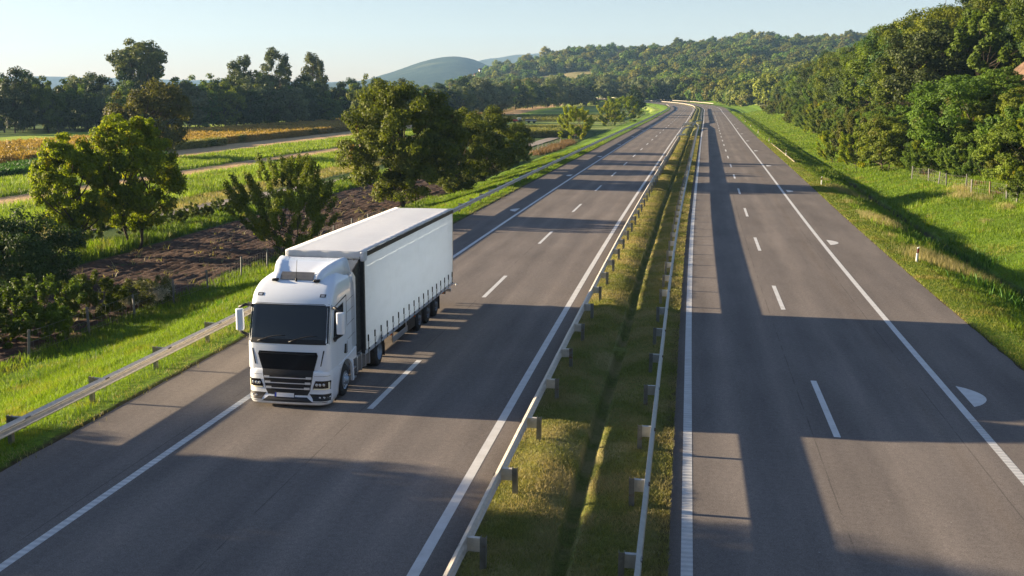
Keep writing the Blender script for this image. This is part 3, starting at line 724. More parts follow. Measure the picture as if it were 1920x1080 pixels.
q = MB(); zs = [1.16, 1.3, 1.6, 1.9, 1.97, 2.03, 2.2, 2.5, 2.8, 3.02, 3.1, 3.2, 3.3, 3.4, 3.5, 3.6, 3.68, 3.76, 3.82, 3.87, 3.90]
rows = [r_+[r_[0]] for r_ in (ring(z) for z in zs)]; q.grid(rows)
top = [p for p in rows[-1][:-1]]; q.add(top, [tuple(range(len(top)))]); q.add(rows[0][:-1], [tuple(range(len(top)))])
cab = q.build('cab', M['white_paint'], truck)
def fpatch(name, zl_, xl, xr, mat, parent, off=.006, th=.03, nx=16, fy=fyc, nz=6, smooth=True):
    """panel following the front surface; xl/xr are lists matching zl_"""
    zz = np.linspace(zl_[0], zl_[-1], nz+1); rows = []
    for z in zz:
        a = float(np.interp(z, zl_, xl)); b = float(np.interp(z, zl_, xr)); rows.append([(a+(b-a)*i/nx, fy(a+(b-a)*i/nx, z)-off, float(z)) for i in range(nx+1)])
    q = MB(); q.grid(rows, smooth); nc = nx+1
    bord = rows[0]+[r[-1] for r in rows[1:]]+rows[-1][-2::-1]+[r[0] for r in rows[-2:0:-1]]
    q.add(bord+[(x, y+th, z) for x, y, z in bord], [(i, (i+1) % len(bord), len(bord)+(i+1) % len(bord), len(bord)+i) for i in range(len(bord))])
    return q.build(name, mat, parent)
def spatch(name, poly, mat, parent, side, off=.006, th=.02, x=None):
    """flat side panel, poly in (y,z)"""
    q = MB(); n = len(poly)
    xo = lambda z: side*((x if x is not None else hwc(z))+off)
    xi = lambda z: side*((x if x is not None else hwc(z))+off-th)
    V = [(xo(z), y, z) for y, z in poly]+[(xi(z), y, z) for y, z in poly]
    q.add(V, [tuple(range(n)), tuple(range(n, 2*n))]+[(i, (i+1) % n, n+(i+1) % n, n+i) for i in range(n)])
    return q.build(name, mat, parent)
fpatch('windscreen_seal', [1.965, 3.10], [-1.27, -1.25], [1.27, 1.25], M['black'], cab, .004, .02)
ws = fpatch('windscreen', [1.99, 3.075], [-1.245, -1.225], [1.245, 1.225], M['glass'], cab, .009, .02, 24)
for x0, dx in ((-.95, .85), (.05, .85)):
    w = MB(); pts = [(x0+dx*t, fyc(x0+dx*t, 2.03+.17*math.sin(t*1.9))-.035, 2.02+.19*math.sin(t*1.7)) for t in np.linspace(0, 1, 8)]; w.tube(pts, .014, 6); w.build('wiper', M['black'], cab)
dash = fpatch('scuttle', [1.955, 2.10], [-1.19, -1.15], [1.19, 1.15], M['black'], cab, .014, .02)
fpatch('visor_seam', [3.115, 3.128], [-1.20]*2, [1.20]*2, M['black'], cab, .003, .01)
for x in (-.98, .98):
    fpatch('roof_lamp', [3.32, 3.40], [x-.09]*2, [x+.09]*2, M['black'], cab, .012, .03, 4); fpatch('lamp_lens', [3.34, 3.38], [x-.055]*2, [x+.055]*2, M['lens'], cab, .02, .02, 4)
# grille
gr = fpatch('grille', [1.13, 1.6, 1.68, 1.72], [-.80, -.935, -.94, -.90], [.80, .935, .94, .90], M['black_gloss'], cab, .022, .03)
fpatch('grille_top_edge', [1.655, 1.672], [-.86]*2, [.86]*2, M['chassis'], gr, .03, .02)
for sg in (-1, 1):  # slim dark air slots at the cab corners
    fpatch('air_slot', [1.30, 1.78], sorted([sg*1.00, sg*1.06])[:1]+[min(sg*1.10, sg*1.14)], sorted([sg*1.00+sg*.02, sg*1.03])[-1:]+[max(sg*1.10, sg*1.14)], M['black'], cab, .004, .02, 2)
# lower front: a white bumper shell that wraps to the wheel arches
def hwl(z): return float(np.interp(z, [.12, .3, 1.0, 1.22], [1.24, 1.30, 1.32, 1.27]))
def fyl(x, z):
    y = float(np.interp(z, [.12, .2, .28, .36, .55, 1.1, 1.2], [-.10, -.15, -.14, -.08, -.05, -.03, .02])); hw = hwl(z); a = abs(x); r = .30; y += .08*(a/hw)**2
    if a > hw-r: t = min(1, (a-(hw-r))/r); y += r*(1-math.sqrt(max(0, 1-t*t)))
    return y
q = MB(); rows = []
for z in [.12, .15, .2, .26, .30, .34, .4, .55, .7, .85, 1.0, 1.08, 1.13, 1.17]:
    hw = hwl(z); nx = 26; xs = [hw*-math.cos(math.pi*i/nx) for i in range(nx+1)]; fr = [(x, fyl(x, z), z) for x in xs]
    yb = float(np.interp(z, [.12, .5, .75, .98, 1.0], [.72, .80, .93, 1.1, 1.1])); sd_ = [(hw, fr[-1][1]+(yb-fr[-1][1])*j/4, z) for j in range(1, 5)]
    rows.append([(-x, y, zz) for x, y, zz in sd_[::-1]]+fr+sd_)
q.grid(rows); bump_ = q.build('bumper', M['white_paint'], truck, solid=.05)
fpatch('bumper_shelf', [1.165, 1.175], [-1.2]*2, [1.2]*2, M['black'], bump_, -.01, .12, 16, fyl)
fpatch('lower_grille', [.42, .5, 1.1, 1.17], [-.62, -.68, -.80, -.80], [.62, .68, .80, .80], M['black'], bump_, .012, .03, 16, fyl)
for zc, w_ in ((.93, .745), (.77, .715), (.61, .685)):
    sl_ = fpatch('grille_slat', [zc-.012, zc+.012], [-w_+.05]*2, [w_-.05]*2, M['chrome'], bump_, .035, .02, 12, fyl, 1)
    for sg in (-1, 1): fpatch('slat_end', [zc-.02, zc+.045], [min(sg*(w_-.17), sg*w_)]*2, [max(sg*(w_-.17), sg*w_)]*2, M['chrome'], sl_, .034, .02, 3, fyl, 1)
for sg in (-1, 1):
    a, b = sorted((sg*.78, sg*1.27)); c, d = sorted((sg*.86, sg*1.285))
    hl = fpatch('headlight', [.60, .66, .86], [a, a, c] if sg > 0 else [a, c-.0, c], [b, b, d] if sg > 0 else [b, b, d], M['black_gloss'], bump_, .010, .03, 10, fyl)
    e, f = sorted((sg*.80, sg*1.25)); fpatch('light_strip', [.60, .632], [e]*2, [f]*2, M['amber'], hl, .016, .02, 8, fyl, 1)
    e, f = sorted((sg*1.225, sg*1.262)); fpatch('light_strip', [.632, .82], [e]*2, [f]*2, M['amber'], hl, .016, .02, 2, fyl, 4)
    for xx in (.90, 1.0, 1.11):
        x = sg*xx; y = fyl(x, .74)-.018; l_ = MB(); l_.lathe((x, y, .745), [(0, .045), (-.006, .038), (-.008, 0.001)], 1, 12); l_.build('lamp_lens', M['lens'], hl)
    a, b = sorted((sg*.80, sg*1.28)); c, d = sorted((sg*.68, sg*1.28))
    fg = fpatch('fog_light_recess', [.26, .30, .46], [a, a, c] if sg > 0 else [a, a, c], [b, b, d] if sg > 0 else [b, b, d], M['black'], bump_, .008, .03, 10, fyl)
    for xx in (1.0, 1.12):
        x = sg*xx; y = fyl(x, .36)-.016; l_ = MB(); l_.lathe((x, y, .36), [(0, .035), (-.006, .03), (-.008, .001)], 1, 10); l_.build('lamp_lens', M['lens'], fg)
    e, f = sorted((sg*.60, sg*1.27)); fpatch('bumper_crease', [.215, .232], [e]*2, [f]*2, M['black'], bump_, .004, .01, 10, fyl, 1)
    e, f = sorted((sg*.82, sg*1.27)); fpatch('bumper_crease', [1.0, 1.008], [e]*2, [f]*2, M['chassis'], bump_, .002, .01, 10, fyl, 1)
fpatch('lower_intake', [.215, .25, .36], [-.80, -.76, -.60], [.80, .76, .60], M['black'], bump_, .010, .03, 12, fyl)
pl_ = fpatch('number_plate', [.355, .475], [-.34]*2, [.21]*2, M['plate'], bump_, .034, .02, 4, fyl, 1)
fpatch('plate_band', [.355, .475], [-.395]*2, [-.34]*2, M['blue'], pl_, .034, .02, 1, fyl, 1)
fpatch('plate_holder', [.34, .49], [-.41]*2, [.225]*2, M['black'], pl_, .026, .02, 4, fyl, 1)
# cab sides
for sg in (-1, 1):
    win = spatch('side_window', [(.50, 2.08), (1.36, 2.03), (1.42, 2.95), (.64, 2.86)], M['glass'], cab, sg, .008)
    spatch('window_frame', [(.46, 2.04), (1.42, 1.99), (1.48, 3.0), (.62, 2.90)], M['black'], cab, sg, .004)
    spatch('door_seam', [(1.72, 1.35), (1.75, 1.35), (1.80, 3.16), (1.76, 3.18)], M['black'], cab, sg, .005, .01)
    spatch('door_seam', [(.62, 3.01), (.63, 2.985), (1.79, 3.15), (1.78, 3.19)], M['black'], cab, sg, .005, .01)
    for zz in (1.75, 2.2, 2.6, 2.95): spatch('side_panel_seam', [(1.80, zz), (2.5, zz+.08), (2.5, zz+.095), (1.80, zz+.012)], M['chassis'], cab, sg, .002, .01)
    spatch('door_handle', [(1.42, 1.40), (1.58, 1.36), (1.60, 1.66), (1.50, 1.68)], M['black'], cab, sg, .03, .05)
    # fender over the front wheel with the arch cut out
    arc = [(1.56+.66*math.cos(t), .50+.66*math.sin(t)) for t in np.linspace(R(35), R(152), 16)]
    poly = [(2.62, 1.35), (2.62, .98)]+[(2.22, .98)]+arc+[(.95, 1.0), (.9, 1.17), (1.3, 1.2), (1.9, 1.26)]
    q = MB(); V = [(sg*1.315, y, z) for y, z in poly]+[(sg*1.235, y, z) for y, z in poly]; n = len(poly)
    q.add(V, [tuple(range(n)), tuple(range(n, 2*n))]+[(i, (i+1) % n, n+(i+1) % n, n+i) for i in range(n)]); q.build('fender', M['white_paint'], truck, bevel=.012)
    q = MB(); V = []; 
    poly = [(2.05, 1.02), (2.24, 1.0), (2.30, .42), (2.26, .32), (2.16, .32), (2.16, .7)]
    q.prism(poly, 0, sg*1.24, sg*1.33); q.build('mudflap', M['white_paint'], truck, bevel=.01)
    q = MB(); q.box((min(sg*1.0, sg*1.30), .74, .16), (max(sg*1.0, sg*1.30), .80, .60)); q.box((min(sg*1.28, sg*1.31), .46, .14), (max(sg*1.28, sg*1.31), .80, .2)); q.build('entry_step', M['black'], truck)
    # mirrors
    mr = MB(); x0 = sg*1.46; 
    o = MB(); o.prism([(x0, .27), (x0+sg*.03, .22), (x0+sg*.20, .22), (x0+sg*.26, .30), (x0+sg*.24, .41), (x0+sg*.03, .41)], 2, 2.26, 2.92); mir = o.build('mirror', M['white_paint'], truck, bevel=.03, seg=3)
    g = MB(); g.box((min(x0+sg*.03, x0+sg*.22), .415, 2.3), (max(x0+sg*.03, x0+sg*.22), .42, 2.88)); g.build('mirror_glass', M['glass'], mir)
    a = MB(); a.tube([(sg*1.26, .62, 2.98), (sg*1.40, .33, 3.05), (sg*1.60, .30, 2.97)], [.05, .045, .04], 8); a.build('mirror_arm', M['black'], mir); a = MB(); a.tube([(sg*1.27, .60, 2.02), (sg*1.42, .38, 2.12), (sg*1.62, .32, 2.24)], [.09, .05, .035], 8); a.build('mirror_arm', M['black'], mir)
    # side wind fin behind the cab
    q = MB(); q.prism([(2.62, 1.35), (2.86, 1.35), (2.90, 3.55), (2.62, 3.75)], 0, sg*1.19, sg*1.235); q.build('side_fin', M['white_paint'], truck)
    q = MB(); q.prism([(2.84, 1.0), (3.53, 1.0), (3.53, 4.0), (2.86, 3.78)], 0, sg*1.15, sg*1.185); q.build('gap_sun_block', M['chassis'], truck)  # dark panel added to stop sun shining through the cab-trailer gap
# roof deflector
q = MB(); rows = []
prof = [(0, .98, 3.74, .74), (.12, 1.08, 3.90, .77), (.3, 1.3, 4.02, .82), (.5, 1.6, 4.12, .92), (.75, 2.0, 4.20, 1.03), (1, 2.5, 4.25, 1.13)]
for t, y, z, hw in prof:
    row = [(-hw-.07, y+.06, 3.74-.05+.05*t), (-hw-.03, y+.03, (z+3.74)/2), (-hw, y-.02, z-.07), (-hw+.10, y-.04, z), (-hw+.24, y-.01, z-.035)]+[(x, y+.03*(1-t), z-.05) for x in np.linspace(-hw+.34, hw-.34, 5)]
    row += [(-x, yy, zz) for x, yy, zz in row[4::-1]]; rows.append(row)
q.grid(rows); q.add(rows[-1]+[(rows[-1][-1][0], 2.5, 3.7), (rows[-1][0][0], 2.5, 3.7)], [tuple(range(len(rows[-1])+2))])
dfl = q.build('roof_deflector', M['white_paint'], truck, solid=.03)
q = MB(); q.grid([[(x, y-.035, z+.01) for x in (-.52, -.2, .2, .52)] for y, z in ((1.01, 3.735), (1.085, 3.85), (1.20, 3.935))], False); q.build('roof_hatch', M['tank'], dfl, solid=-.015)
for x in (-.66, .66): q = MB(); q.box((x-.09, .84, 3.70), (x+.09, 1.0, 3.78)); q.build('bracket', M['black'], dfl, bevel=.02)
q = MB(); q.tube([(0, .93, 3.7), (0, .93, 3.80)], .03, 8); q.tube([(0, .93, 3.8), (.02, 1.0, 4.35)], .008, 5); q.build('antenna', M['black'], cab)
# wheels
def wheel(y, x, sg, kind):
    r = .505; w = .30 if kind != 'drive' else .56
    root = empty('wheel', (x, y, r)); root.parent = truck
    t = MB(); h = w/2; t.lathe((0, 0, 0), [(-h, .29), (-h+.01, .40), (-h+.03, .475), (-h+.06, r), (h-.06, r), (h-.03, .475), (h-.01, .40), (h, .29)], 0, 36)
    tr = t.build('tyre', M['rubber'], root)
    gmb = MB()
    for k in range(-1, 2): gmb.lathe((k*.07, 0, 0), [(-.006, r+.0015), (.006, r+.0015)], 0, 36)
    gmb.build('tread_groove', M['black'], tr)
    rm = MB(); e = sg*(h-.005); s_ = -sg
    if kind == 'steer': pf = [(e, .295), (e+s_*.03, .275), (e+s_*.05, .24), (e+sg*.02, .17), (e+sg*.03, .13), (e+sg*.10, .11), (e+sg*.12, .0)]
    elif kind == 'drive': pf = [(e, .295), (e+s_*.03, .28), (e+s_*.16, .265), (e+s_*.18, .16), (e+s_*.07, .13), (e+s_*.04, .0)]
    else: pf = [(e, .295), (e+s_*.03, .275), (e+s_*.09, .25), (e+s_*.10, .16), (e+s_*.02, .12), (e+sg*.03, .10), (e+sg*.04, 0)]
    rm.lathe((0, 0, 0), pf, 0, 30); ro_ = rm.build('rim', M['rimblue'] if kind != 'trailer' else M['tank'], root)
    nb = MB()
    for k in range(10):
        a = 2*math.pi*k/10; rr = .195; c = (e+(sg*.015 if kind == 'steer' else s_*.06 if kind == 'trailer' else s_*.15), rr*math.cos(a), rr*math.sin(a)); nb.lathe(c, [(0, .018), (sg*.03, .016), (sg*.035, .001)], 0, 6)
    nb.build('wheel_nuts', M['chrome'] if kind == 'steer' else M['chassis'], root)
for sg in (-1, 1):
    wheel(1.56, sg*1.12, sg, 'steer'); wheel(5.35, sg*.99, sg, 'drive')
    for y in (11.0, 12.42, 13.84): wheel(y, sg*1.12, sg, 'trailer')
# tractor chassis
q = MB()
for x in (-.42, .42): q.box((x-.05, .3, .62), (x+.05, 6.4, .90))
q.box((-.5, .5, .5), (.5, 2.4, 1.15)); q.box((-.9, 1.46, .42), (.9, 1.66, .58)); q.box((-.9, 5.25, .42), (.9, 5.45, .58)); q.box((-1.1, 2.4, 1.0), (1.1, 3.3, 1.08)); q.box((-.55, 4.9, .9), (.55, 5.9, 1.05))
q.build('chassis', M['chassis'], truck)
for sg in (-1, 1):
    a, b = sorted((sg*.66, sg*1.22)); rr = .06
    tk = MB(); tk.box((a, 2.75, .34), (b, 4.45, .92)); t_ = tk.build('fuel_tank', M['tank'], truck, bevel=.09, seg=4)
    for y in (2.95, 3.4, 3.85, 4.3):
        s_ = MB(); s_.box((min(a, a), y, .33), (b, y+.05, .935)); so_ = s_.build('tank_strap', M['alu'], t_, bevel=.09, seg=4); so_.scale = (1.012, 1, 1.0)
    st_ = MB(); a, b = sorted((sg*1.0, sg*1.27))
    for zz in (.30, .62): st_.box((a, 2.34, zz), (b, 2.70, zz+.04))
    st_.box((a, 2.34, .30), (a+.02, 2.70, .95)); st_.build('side_step', M['alu'], truck)
    mg = MB(); rows = []
    for t in np.linspace(R(8), R(172), 14): rows.append([(sg*x, 5.35+.62*math.cos(t), .52+.60*math.sin(t)) for x in (.70, 1.27)])
    mg.grid(rows); mg.build('mudguard', M['black'], truck, solid=.02)
    mf = MB(); a, b = sorted((sg*.72, sg*1.27)); mf.box((a, 5.98, .22), (b, 6.0, .66)); mf.build('mudflap', M['black'], truck)
    lm = MB(); lm.box(*[(min(sg*1.24, sg*1.27), 4.62, .80), (max(sg*1.24, sg*1.27), 4.68, .84)]); lm.build('side_marker', M['orange'], truck)
# trailer
Y0, Y1, HW, ZB, ZT = 3.55, 16.95, 1.31, .88, 4.27
def tb(name, a, b, mat, parent, bevel=0): q = MB(); q.box(a, b); return q.build(name, mat, parent, bevel=bevel)
trl = empty('trailer', (0, 0, 0)); trl.parent = truck
# front and rear frames, floor and inner core
tb('front_wall', (-HW+.03, Y0+.02, ZB), (HW-.03, Y0+.08, ZT-.1), M['alu'], trl); tb('floor', (-HW+.02, Y0, ZB-.04), (HW-.02, Y1, ZB+.08), M['alu'], trl)
for sg in (-1, 1): 
    a, b = sorted((sg*(HW-.13), sg*(HW+.004))); tb('corner_post', (a, Y0-.01, ZB-.02), (b, Y0+.12, ZT-.16), M['chassis'], trl, .01); tb('corner_post', (a, Y1-.12, ZB-.02), (b, Y1+.01, ZT-.05), M['alu'], trl, .01)
tb('rear_door', (-HW+.05, Y1-.06, ZB), (HW-.05, Y1-.01, ZT-.08), M['curtain'], trl)
# curtains with gentle bulges and folds
for sg in (-1, 1):
    q = MB(); rows = []
    for z in np.linspace(ZB+.06, ZT-.04, 22):
        row = []
        for y in np.linspace(Y0+.12, Y1-.1, 150):
            u = (z-ZB)/(ZT-ZB); ed = min(1, (y-Y0-.12)/.5, (Y1-.1-y)/.5)
            b_ = .020*math.sin(math.pi*u)*(1+.5*math.sin(y*1.15+1)) + .010*math.sin(y*4.6+.8*math.sin(z*2.3))*max(0, u-.45)*2 + .004*math.sin(y*9.5+z*3)*u
            fold = .018*math.exp(-((y-Y0-.3-.10*math.sin(z*5))/.05)**2)*(1-u)
            row.append((sg*(HW-.004+(b_+fold)*max(0, ed)+.002), y, z))
        rows.append(row)
    q.grid(rows); cu = q.build('curtain', M['curtain'], trl)
    e_ = MB(); a, b = sorted((sg*(HW-.05), sg*(HW+.012))); e_.box((a, Y0, ZB-.05), (b, Y1, ZB+.085)); e_.build('side_rail', M['curtain'], trl, bevel=.006)
    e_ = MB(); a, b = sorted((sg*(HW-.05), sg*(HW+.030))); e_.box((a, Y0+.35, ZT-.205), (b, Y1-.02, ZT-.055)); e_.build('top_rail', M['black'] if sg > 0 else M['chassis'], trl, bevel=.02)
    e_ = MB(); a, b = sorted((sg*(HW+.028), sg*(HW+.036))); e_.box((a, Y0+.45, ZT-.15), (b, Y1-.05, ZT-.125)); e_.build('top_rail_edge', M['chassis'], trl)
    for k in range(18):
        y = Y0+.30+k*(Y1-Y0-.62)/17; xx = sg*(HW+.03)
        s_ = MB(); s_.box((min(xx-.004, xx+.004), y-.022, ZB-.03), (max(xx-.004, xx+.004), y+.022, ZB+.50)); s_.box((xx-.016, y-.03, ZB+.34), (xx+.016, y+.03, ZB+.56)); s_.box((xx-.015, y+.04, ZB+.06), (xx+.015, y+.12, ZB+.11))
        s_.tube([(xx, y, ZB+.12), (xx, y+.16, ZB+.30)], .006, 4)
        s_.build('curtain_buckle', M['black'], trl)
    # underrun guard, tool box, marker lights
    for y in (7.15, 9.05): tb('guard_post', tuple(sorted((sg*1.20, sg*1.24)))[:1]+(y, .42), tuple(sorted((sg*1.20, sg*1.24)))[1:]+(y+.07, ZB), M['alu'], trl)
    a, b = sorted((sg*1.25, sg*1.275)); gr_ = tb('side_guard', (a, 7.05, .40), (b, 9.1, .62), M['alu'], trl, .006)
    a, b = sorted((sg*.72, sg*1.24)); tb('tool_box', (a, 9.2, .34), (b, 10.35, .86), M['black'], trl, .015)
    a, b = sorted((sg*1.0, sg*1.27)); tb('axle_cover', (a, 10.45, .80), (b, 14.5, .865), M['tank'], trl, .01)
    tb('mudflap', (a, 14.42, .2), (b, 14.45, .8), M['black'], trl)
    for y in (6.7, 10.0, 15.0): tb('side_marker', (min(sg*1.27, sg*1.325), y, ZB-.12), (max(sg*1.27, sg*1.325), y+.10, ZB-.075), M['orange'], trl)
for x in (-.5, .5): tb('frame_beam', (x-.06, Y0+.6, .62), (x+.06, Y1, ZB-.03), M['chassis'], trl)
for y in (11.0, 12.42, 13.84): tb('axle', (-1.0, y-.07, .43), (1.0, y+.07, .57), M['chassis'], trl)
tb('landing_leg', (-.95, 6.55, .35), (-.8, 6.75, ZB), M['chassis'], trl); tb('landing_leg', (.8, 6.55, .35), (.95, 6.75, ZB), M['chassis'], trl)
tb('spare_wheel_carrier', (-.8, 9.9, .4), (.8, 10.6, .6), M['chassis'], trl); tb('tank_light_block', (-.62, 7.6, .36), (.62, 9.6, .84), M['chassis'], trl, .1); tb('box_light_block', (-1.0, 14.6, .42), (1.0, 15.6, .8), M['chassis'], trl, .02); tb('coupling_plate', (-1.0, 4.5, .78), (1.0, 6.3, .84), M['chassis'], trl)  # underbody tank and pallet box, unseen, added to block light streaks below
tb('rear_bumper', (-1.25, Y1-.22, .52), (1.25, Y1-.10, .66), M['alu'], trl, .01); tb('rear_apron', (-1.1, Y1-.7, .5), (1.1, Y1-.62, .86), M['black'], trl)
q = MB(); q.tube([(1.30, Y1-.02, .84), (1.42, Y1+.04, .86), (1.44, Y1+.08, .80)], .02, 6); q.lathe((1.44, Y1+.08, .80), [(-.05, .001), (-.03, .04), (.03, .04), (.05, .001)], 0, 10); q.build('marker_arm', M['white_post'], trl)
# roof sheet: slightly sagging between bows
q = MB(); rows = []
for y in np.linspace(Y0-.01, Y1+.005, 60):
    row = []
    for x in np.linspace(-HW-.01, HW+.01, 13):
        e = min(1, (HW+.01-abs(x))/.2); zz = ZT-.012*(1-math.cos((y-Y0)*2*math.pi/.66))*e*1.2-.015*e*(math.sin(y*.9+x)*.5+.5)+.012*(1-abs(x)/HW)
        if y > Y0+3.0: pass
        row.append((x, y, zz))
    rows.append(row)
q.grid(rows); q.build('roof_sheet', M['roofcloth'], trl, solid=.03)
fh = MB(); fh.grid([[(x, Y0-.02-.012*math.sin(x*9), z) for x in np.linspace(-HW-.012, HW+.012, 24)] for z in (ZT-.24, ZT-.17, ZT-.10, ZT-.05, ZT-.012)]); fh.build('front_hem', M['roofcloth'], trl, solid=-.025)
for sg in (-1, 1):
    a, b = sorted((sg*(HW-.1), sg*(HW+.03))); fc = MB(); fc.box((a, Y0-.035, ZT-.33), (b, Y0+.37, ZT-.006)); fc.build('corner_cap', M['roofcloth'], trl, bevel=.035, seg=3)
q = MB(); q.tube([(-HW+.1, Y0-.045, ZT-.26), (0, Y0-.05, ZT-.275), (HW-.1, Y0-.045, ZT-.26)], .008, 5); q.build('hem_cord', M['chassis'], trl)
for k in range(11):
    x = -HW+.30+k*(2*HW-.6)/10; q = MB(); q.lathe((x, Y0-.06, ZT-.262), [(0, .028), (-.02, .026), (-.024, .001)], 1, 8); q.build('eyelet', M['black'], trl)
0 and tb('roof_seam', (.36, Y0+1.5, ZT-.004), (.375, Y1-.1, ZT+.008), M['curtain'], trl)
# slow heading so it follows the lane
truck.rotation_euler = (0, 0, heading(35))

# ------------------------------------------------------------------ trees
def leaf_cards(rg, C, Nrm, L, Wd):
    """rhombic leaves: centres, normals, length, width"""
    n = len(C); t = rg.normal(size=(n, 3)); t[:, 2] -= .2
    a = np.cross(Nrm, t); a /= np.linalg.norm(a, axis=1, keepdims=True)+1e-9
    b = np.cross(Nrm, a); b /= np.linalg.norm(b, axis=1, keepdims=True)+1e-9
    L = L[:, None]; Wd = Wd[:, None]
    V = np.stack([C-a*L*.5, C+b*Wd*.5, C+a*L*.5, C-b*Wd*.5], 1).reshape(-1, 3)
    return V, np.arange(4*n).reshape(n, 4)
def lobes_for(rg, H, W, base, n, shape, rl):
    """leafy sprays: their centres fill an uneven crown envelope"""
    out = []
    z0, zc = base*H, (base*H+H)/2; hz = (H-base*H)/2
    bumps = rg.normal(size=(7, 3)); bumps /= np.linalg.norm(bumps, axis=1, keepdims=True); amp = rg.uniform(-.22, .22, 7)
    while len(out) < n:
        d = rg.normal(size=3); d /= np.linalg.norm(d); r = rg.uniform(.25, 1)**.45
        k = 1+sum(a*max(0, d@b)**2 for a, b in zip(amp, bumps))
        u = d[2]
        if shape == 'poplar': w = W/2*(1-.35*max(0, u))*(1-.2*max(0, -u))
        elif shape == 'vase': w = W/2*(.62+.38*max(-.9, u*1.2) if u < .35 else 1.0)
        elif shape == 'dome': w = W/2*(1 if u > 0 else 1.0)
        else: w = W/2*(1-.12*u)
        p = np.array([d[0]*w*k*r, d[1]*w*k*r, zc+d[2]*hz*(.92+.25*(k-1))*r])
        if p[2] < z0*.7: continue
        out.append((p, rl*W*rg.uniform(.6, 1.25), r))
    return out
def make_tree_meshes(name, seed, H, W, nl, nleaf, leaf, shape='round', base=.15, rl=.13, trunks=1, trunk_r=.02, up_=.35, mat=None, flat=.7, spiky=0, ivy=0):
    rg = np.random.default_rng(seed); lob = lobes_for(rg, H, W, base, nl, shape, rl)
    C = []; N = []; LV = []
    wsum = sum(l[1]**2 for l in lob)
    for p, r, q in lob:
        k = max(3, int(nleaf*r*r/wsum)); d = rg.normal(size=(k, 3)); d /= np.linalg.norm(d, axis=1, keepdims=True)
        rad = rg.random(k)**.45*r; off = d*rad[:, None]; off[:, 2] *= flat
        if spiky:
            dirn = p-np.array([0, 0, base*H]); dirn /= np.linalg.norm(dirn)+1e-6; dirn[2] += .3; dirn /= np.linalg.norm(dirn)
            t = rg.random(k)*spiky*r*2.2; off = off*.45+dirn*t[:, None]
        C.append(p+off); out = d*.7+rg.normal(size=(k, 3))*.55; out[:, 2] += up_; out += (p-np.array([0, 0, H*.45]))/W*.8; N.append(out/np.linalg.norm(out, axis=1, keepdims=True))
        LV.append(np.clip(rg.random(k)*.75+rg.random()*.35-.05, 0, 1))
    # stray twigs that break the outline
    if ivy:
        k = ivy; z = rg.random(k)*H*.55; a = rg.random(k)*6.28; rr = .45+.5*rg.random(k)*(1-z/H); C.append(np.stack([rr*np.cos(a), rr*np.sin(a), z], -1)); nn = np.stack([np.cos(a), np.sin(a), rg.normal(size=k)*.3], -1); N.append(nn); LV.append(rg.random(k)*.5)
    C = np.concatenate(C); N = np.concatenate(N); LV = np.concatenate(LV); n = len(C)
    L = leaf*rg.uniform(.6, 1.35, n); V, Fq = leaf_cards(rg, C, N, L, L*rg.uniform(.5, .8, n))
    cm = mesh_np('crown', V, Fq, lv=LV); cm.materials.append(mat)
    # trunk, limbs to the sprays
    q = MB(); tb_ = []
    for t in range(trunks):
        a = 6.28*t/trunks+rg.random(); ox = 0 if trunks == 1 else W*.05
        x, y = ox*math.cos(a), ox*math.sin(a); top = H*(.62 if trunks == 1 else .5); lx, ly = (rg.normal()*.03*H, rg.normal()*.03*H) if trunks == 1 else (math.cos(a)*W*.18, math.sin(a)*W*.18)
        pts = [(x+lx*u+rg.normal()*.006*H, y+ly*u+rg.normal()*.006*H, -.4+u*(top+.4)) for u in np.linspace(0, 1, 7)]
        r0 = trunk_r*H/(1 if trunks == 1 else trunks**.5); q.tube(pts, [r0*(1.25 if i == 0 else 1-.12*i) for i in range(7)], 7); tb_.append(pts)
    for p, r, rr in sorted(lob, key=lambda l: -l[1])[:min(nl, 26)]:
        pts = tb_[int(rg.integers(trunks))]; h = min(p[2]*.55+H*.05, H*.55); k = min(6, max(1, int((h+.4)/(H*.62+.4)*6))); b = Vector(pts[k]); e = Vector(p.tolist()); mid = b.lerp(e, .5)+Vector((0, 0, -.06*(e-b).length))
        q.tube([b, mid, e], [trunk_r*H*.42, trunk_r*H*.26, trunk_r*H*.1], 5, False)
    me = bpy.data.meshes.new('trunk'); me.from_pydata(q.v, [], q.f); me.materials.append(M['bark']); me.polygons.foreach_set('use_smooth', np.ones(len(q.f), bool)); me.update()
    return cm, me
PROTO = {}
def proto(key, *a, **k): PROTO[key] = make_tree_meshes(key, *a, **k)
# detailed trees near the road
proto('walnut', 11, 13.6, 12.6, 260, 70000, .26, 'dome', .04, .078, 1, .02, mat=M['walnut'])
proto('walnut_small', 12, 9.6, 9.2, 130, 46000, .22, 'dome', .03, .10, 2, .02, mat=M['walnut'])
proto('lime_a', 13, 10.6, 8.6, 150, 40000, .24, 'round', .16, .092, 1, .022, mat=M['lime'], ivy=7000, flat=.65)
proto('lime_b', 14, 11.6, 9.4, 165, 44000, .24, 'round', .14, .090, 2, .02, mat=M['lime'], flat=.65)
proto('shrub_tree', 15, 7.0, 7.4, 130, 40000, .15, 'dome', .02, .10, 5, .012, mat=M['green'], spiky=.7)
proto('dark_bush', 16, 6.4, 9.5, 120, 34000, .22, 'dome', -.15, .11, 3, .02, mat=M['deep'])
proto('bush', 17, 3.4, 5.0, 90, 20000, .15, 'dome', -.12, .12, 4, .012, mat=M['green'], spiky=.4)
proto('flower_bush', 18, 2.3, 4.0, 50, 9000, .13, 'dome', -.1, .12, 3, .014, mat=M['flower'])
proto('yellow_bush', 19, 6.6, 7.2, 70, 14000, .24, 'dome', -.05, .13, 3, .016, mat=M['lime'], spiky=.5)
proto('locust_big', 20, 11, 13, 120, 40000, .26, 'dome', .05, .10, 2, .018, mat=M['locust'], flat=.5)
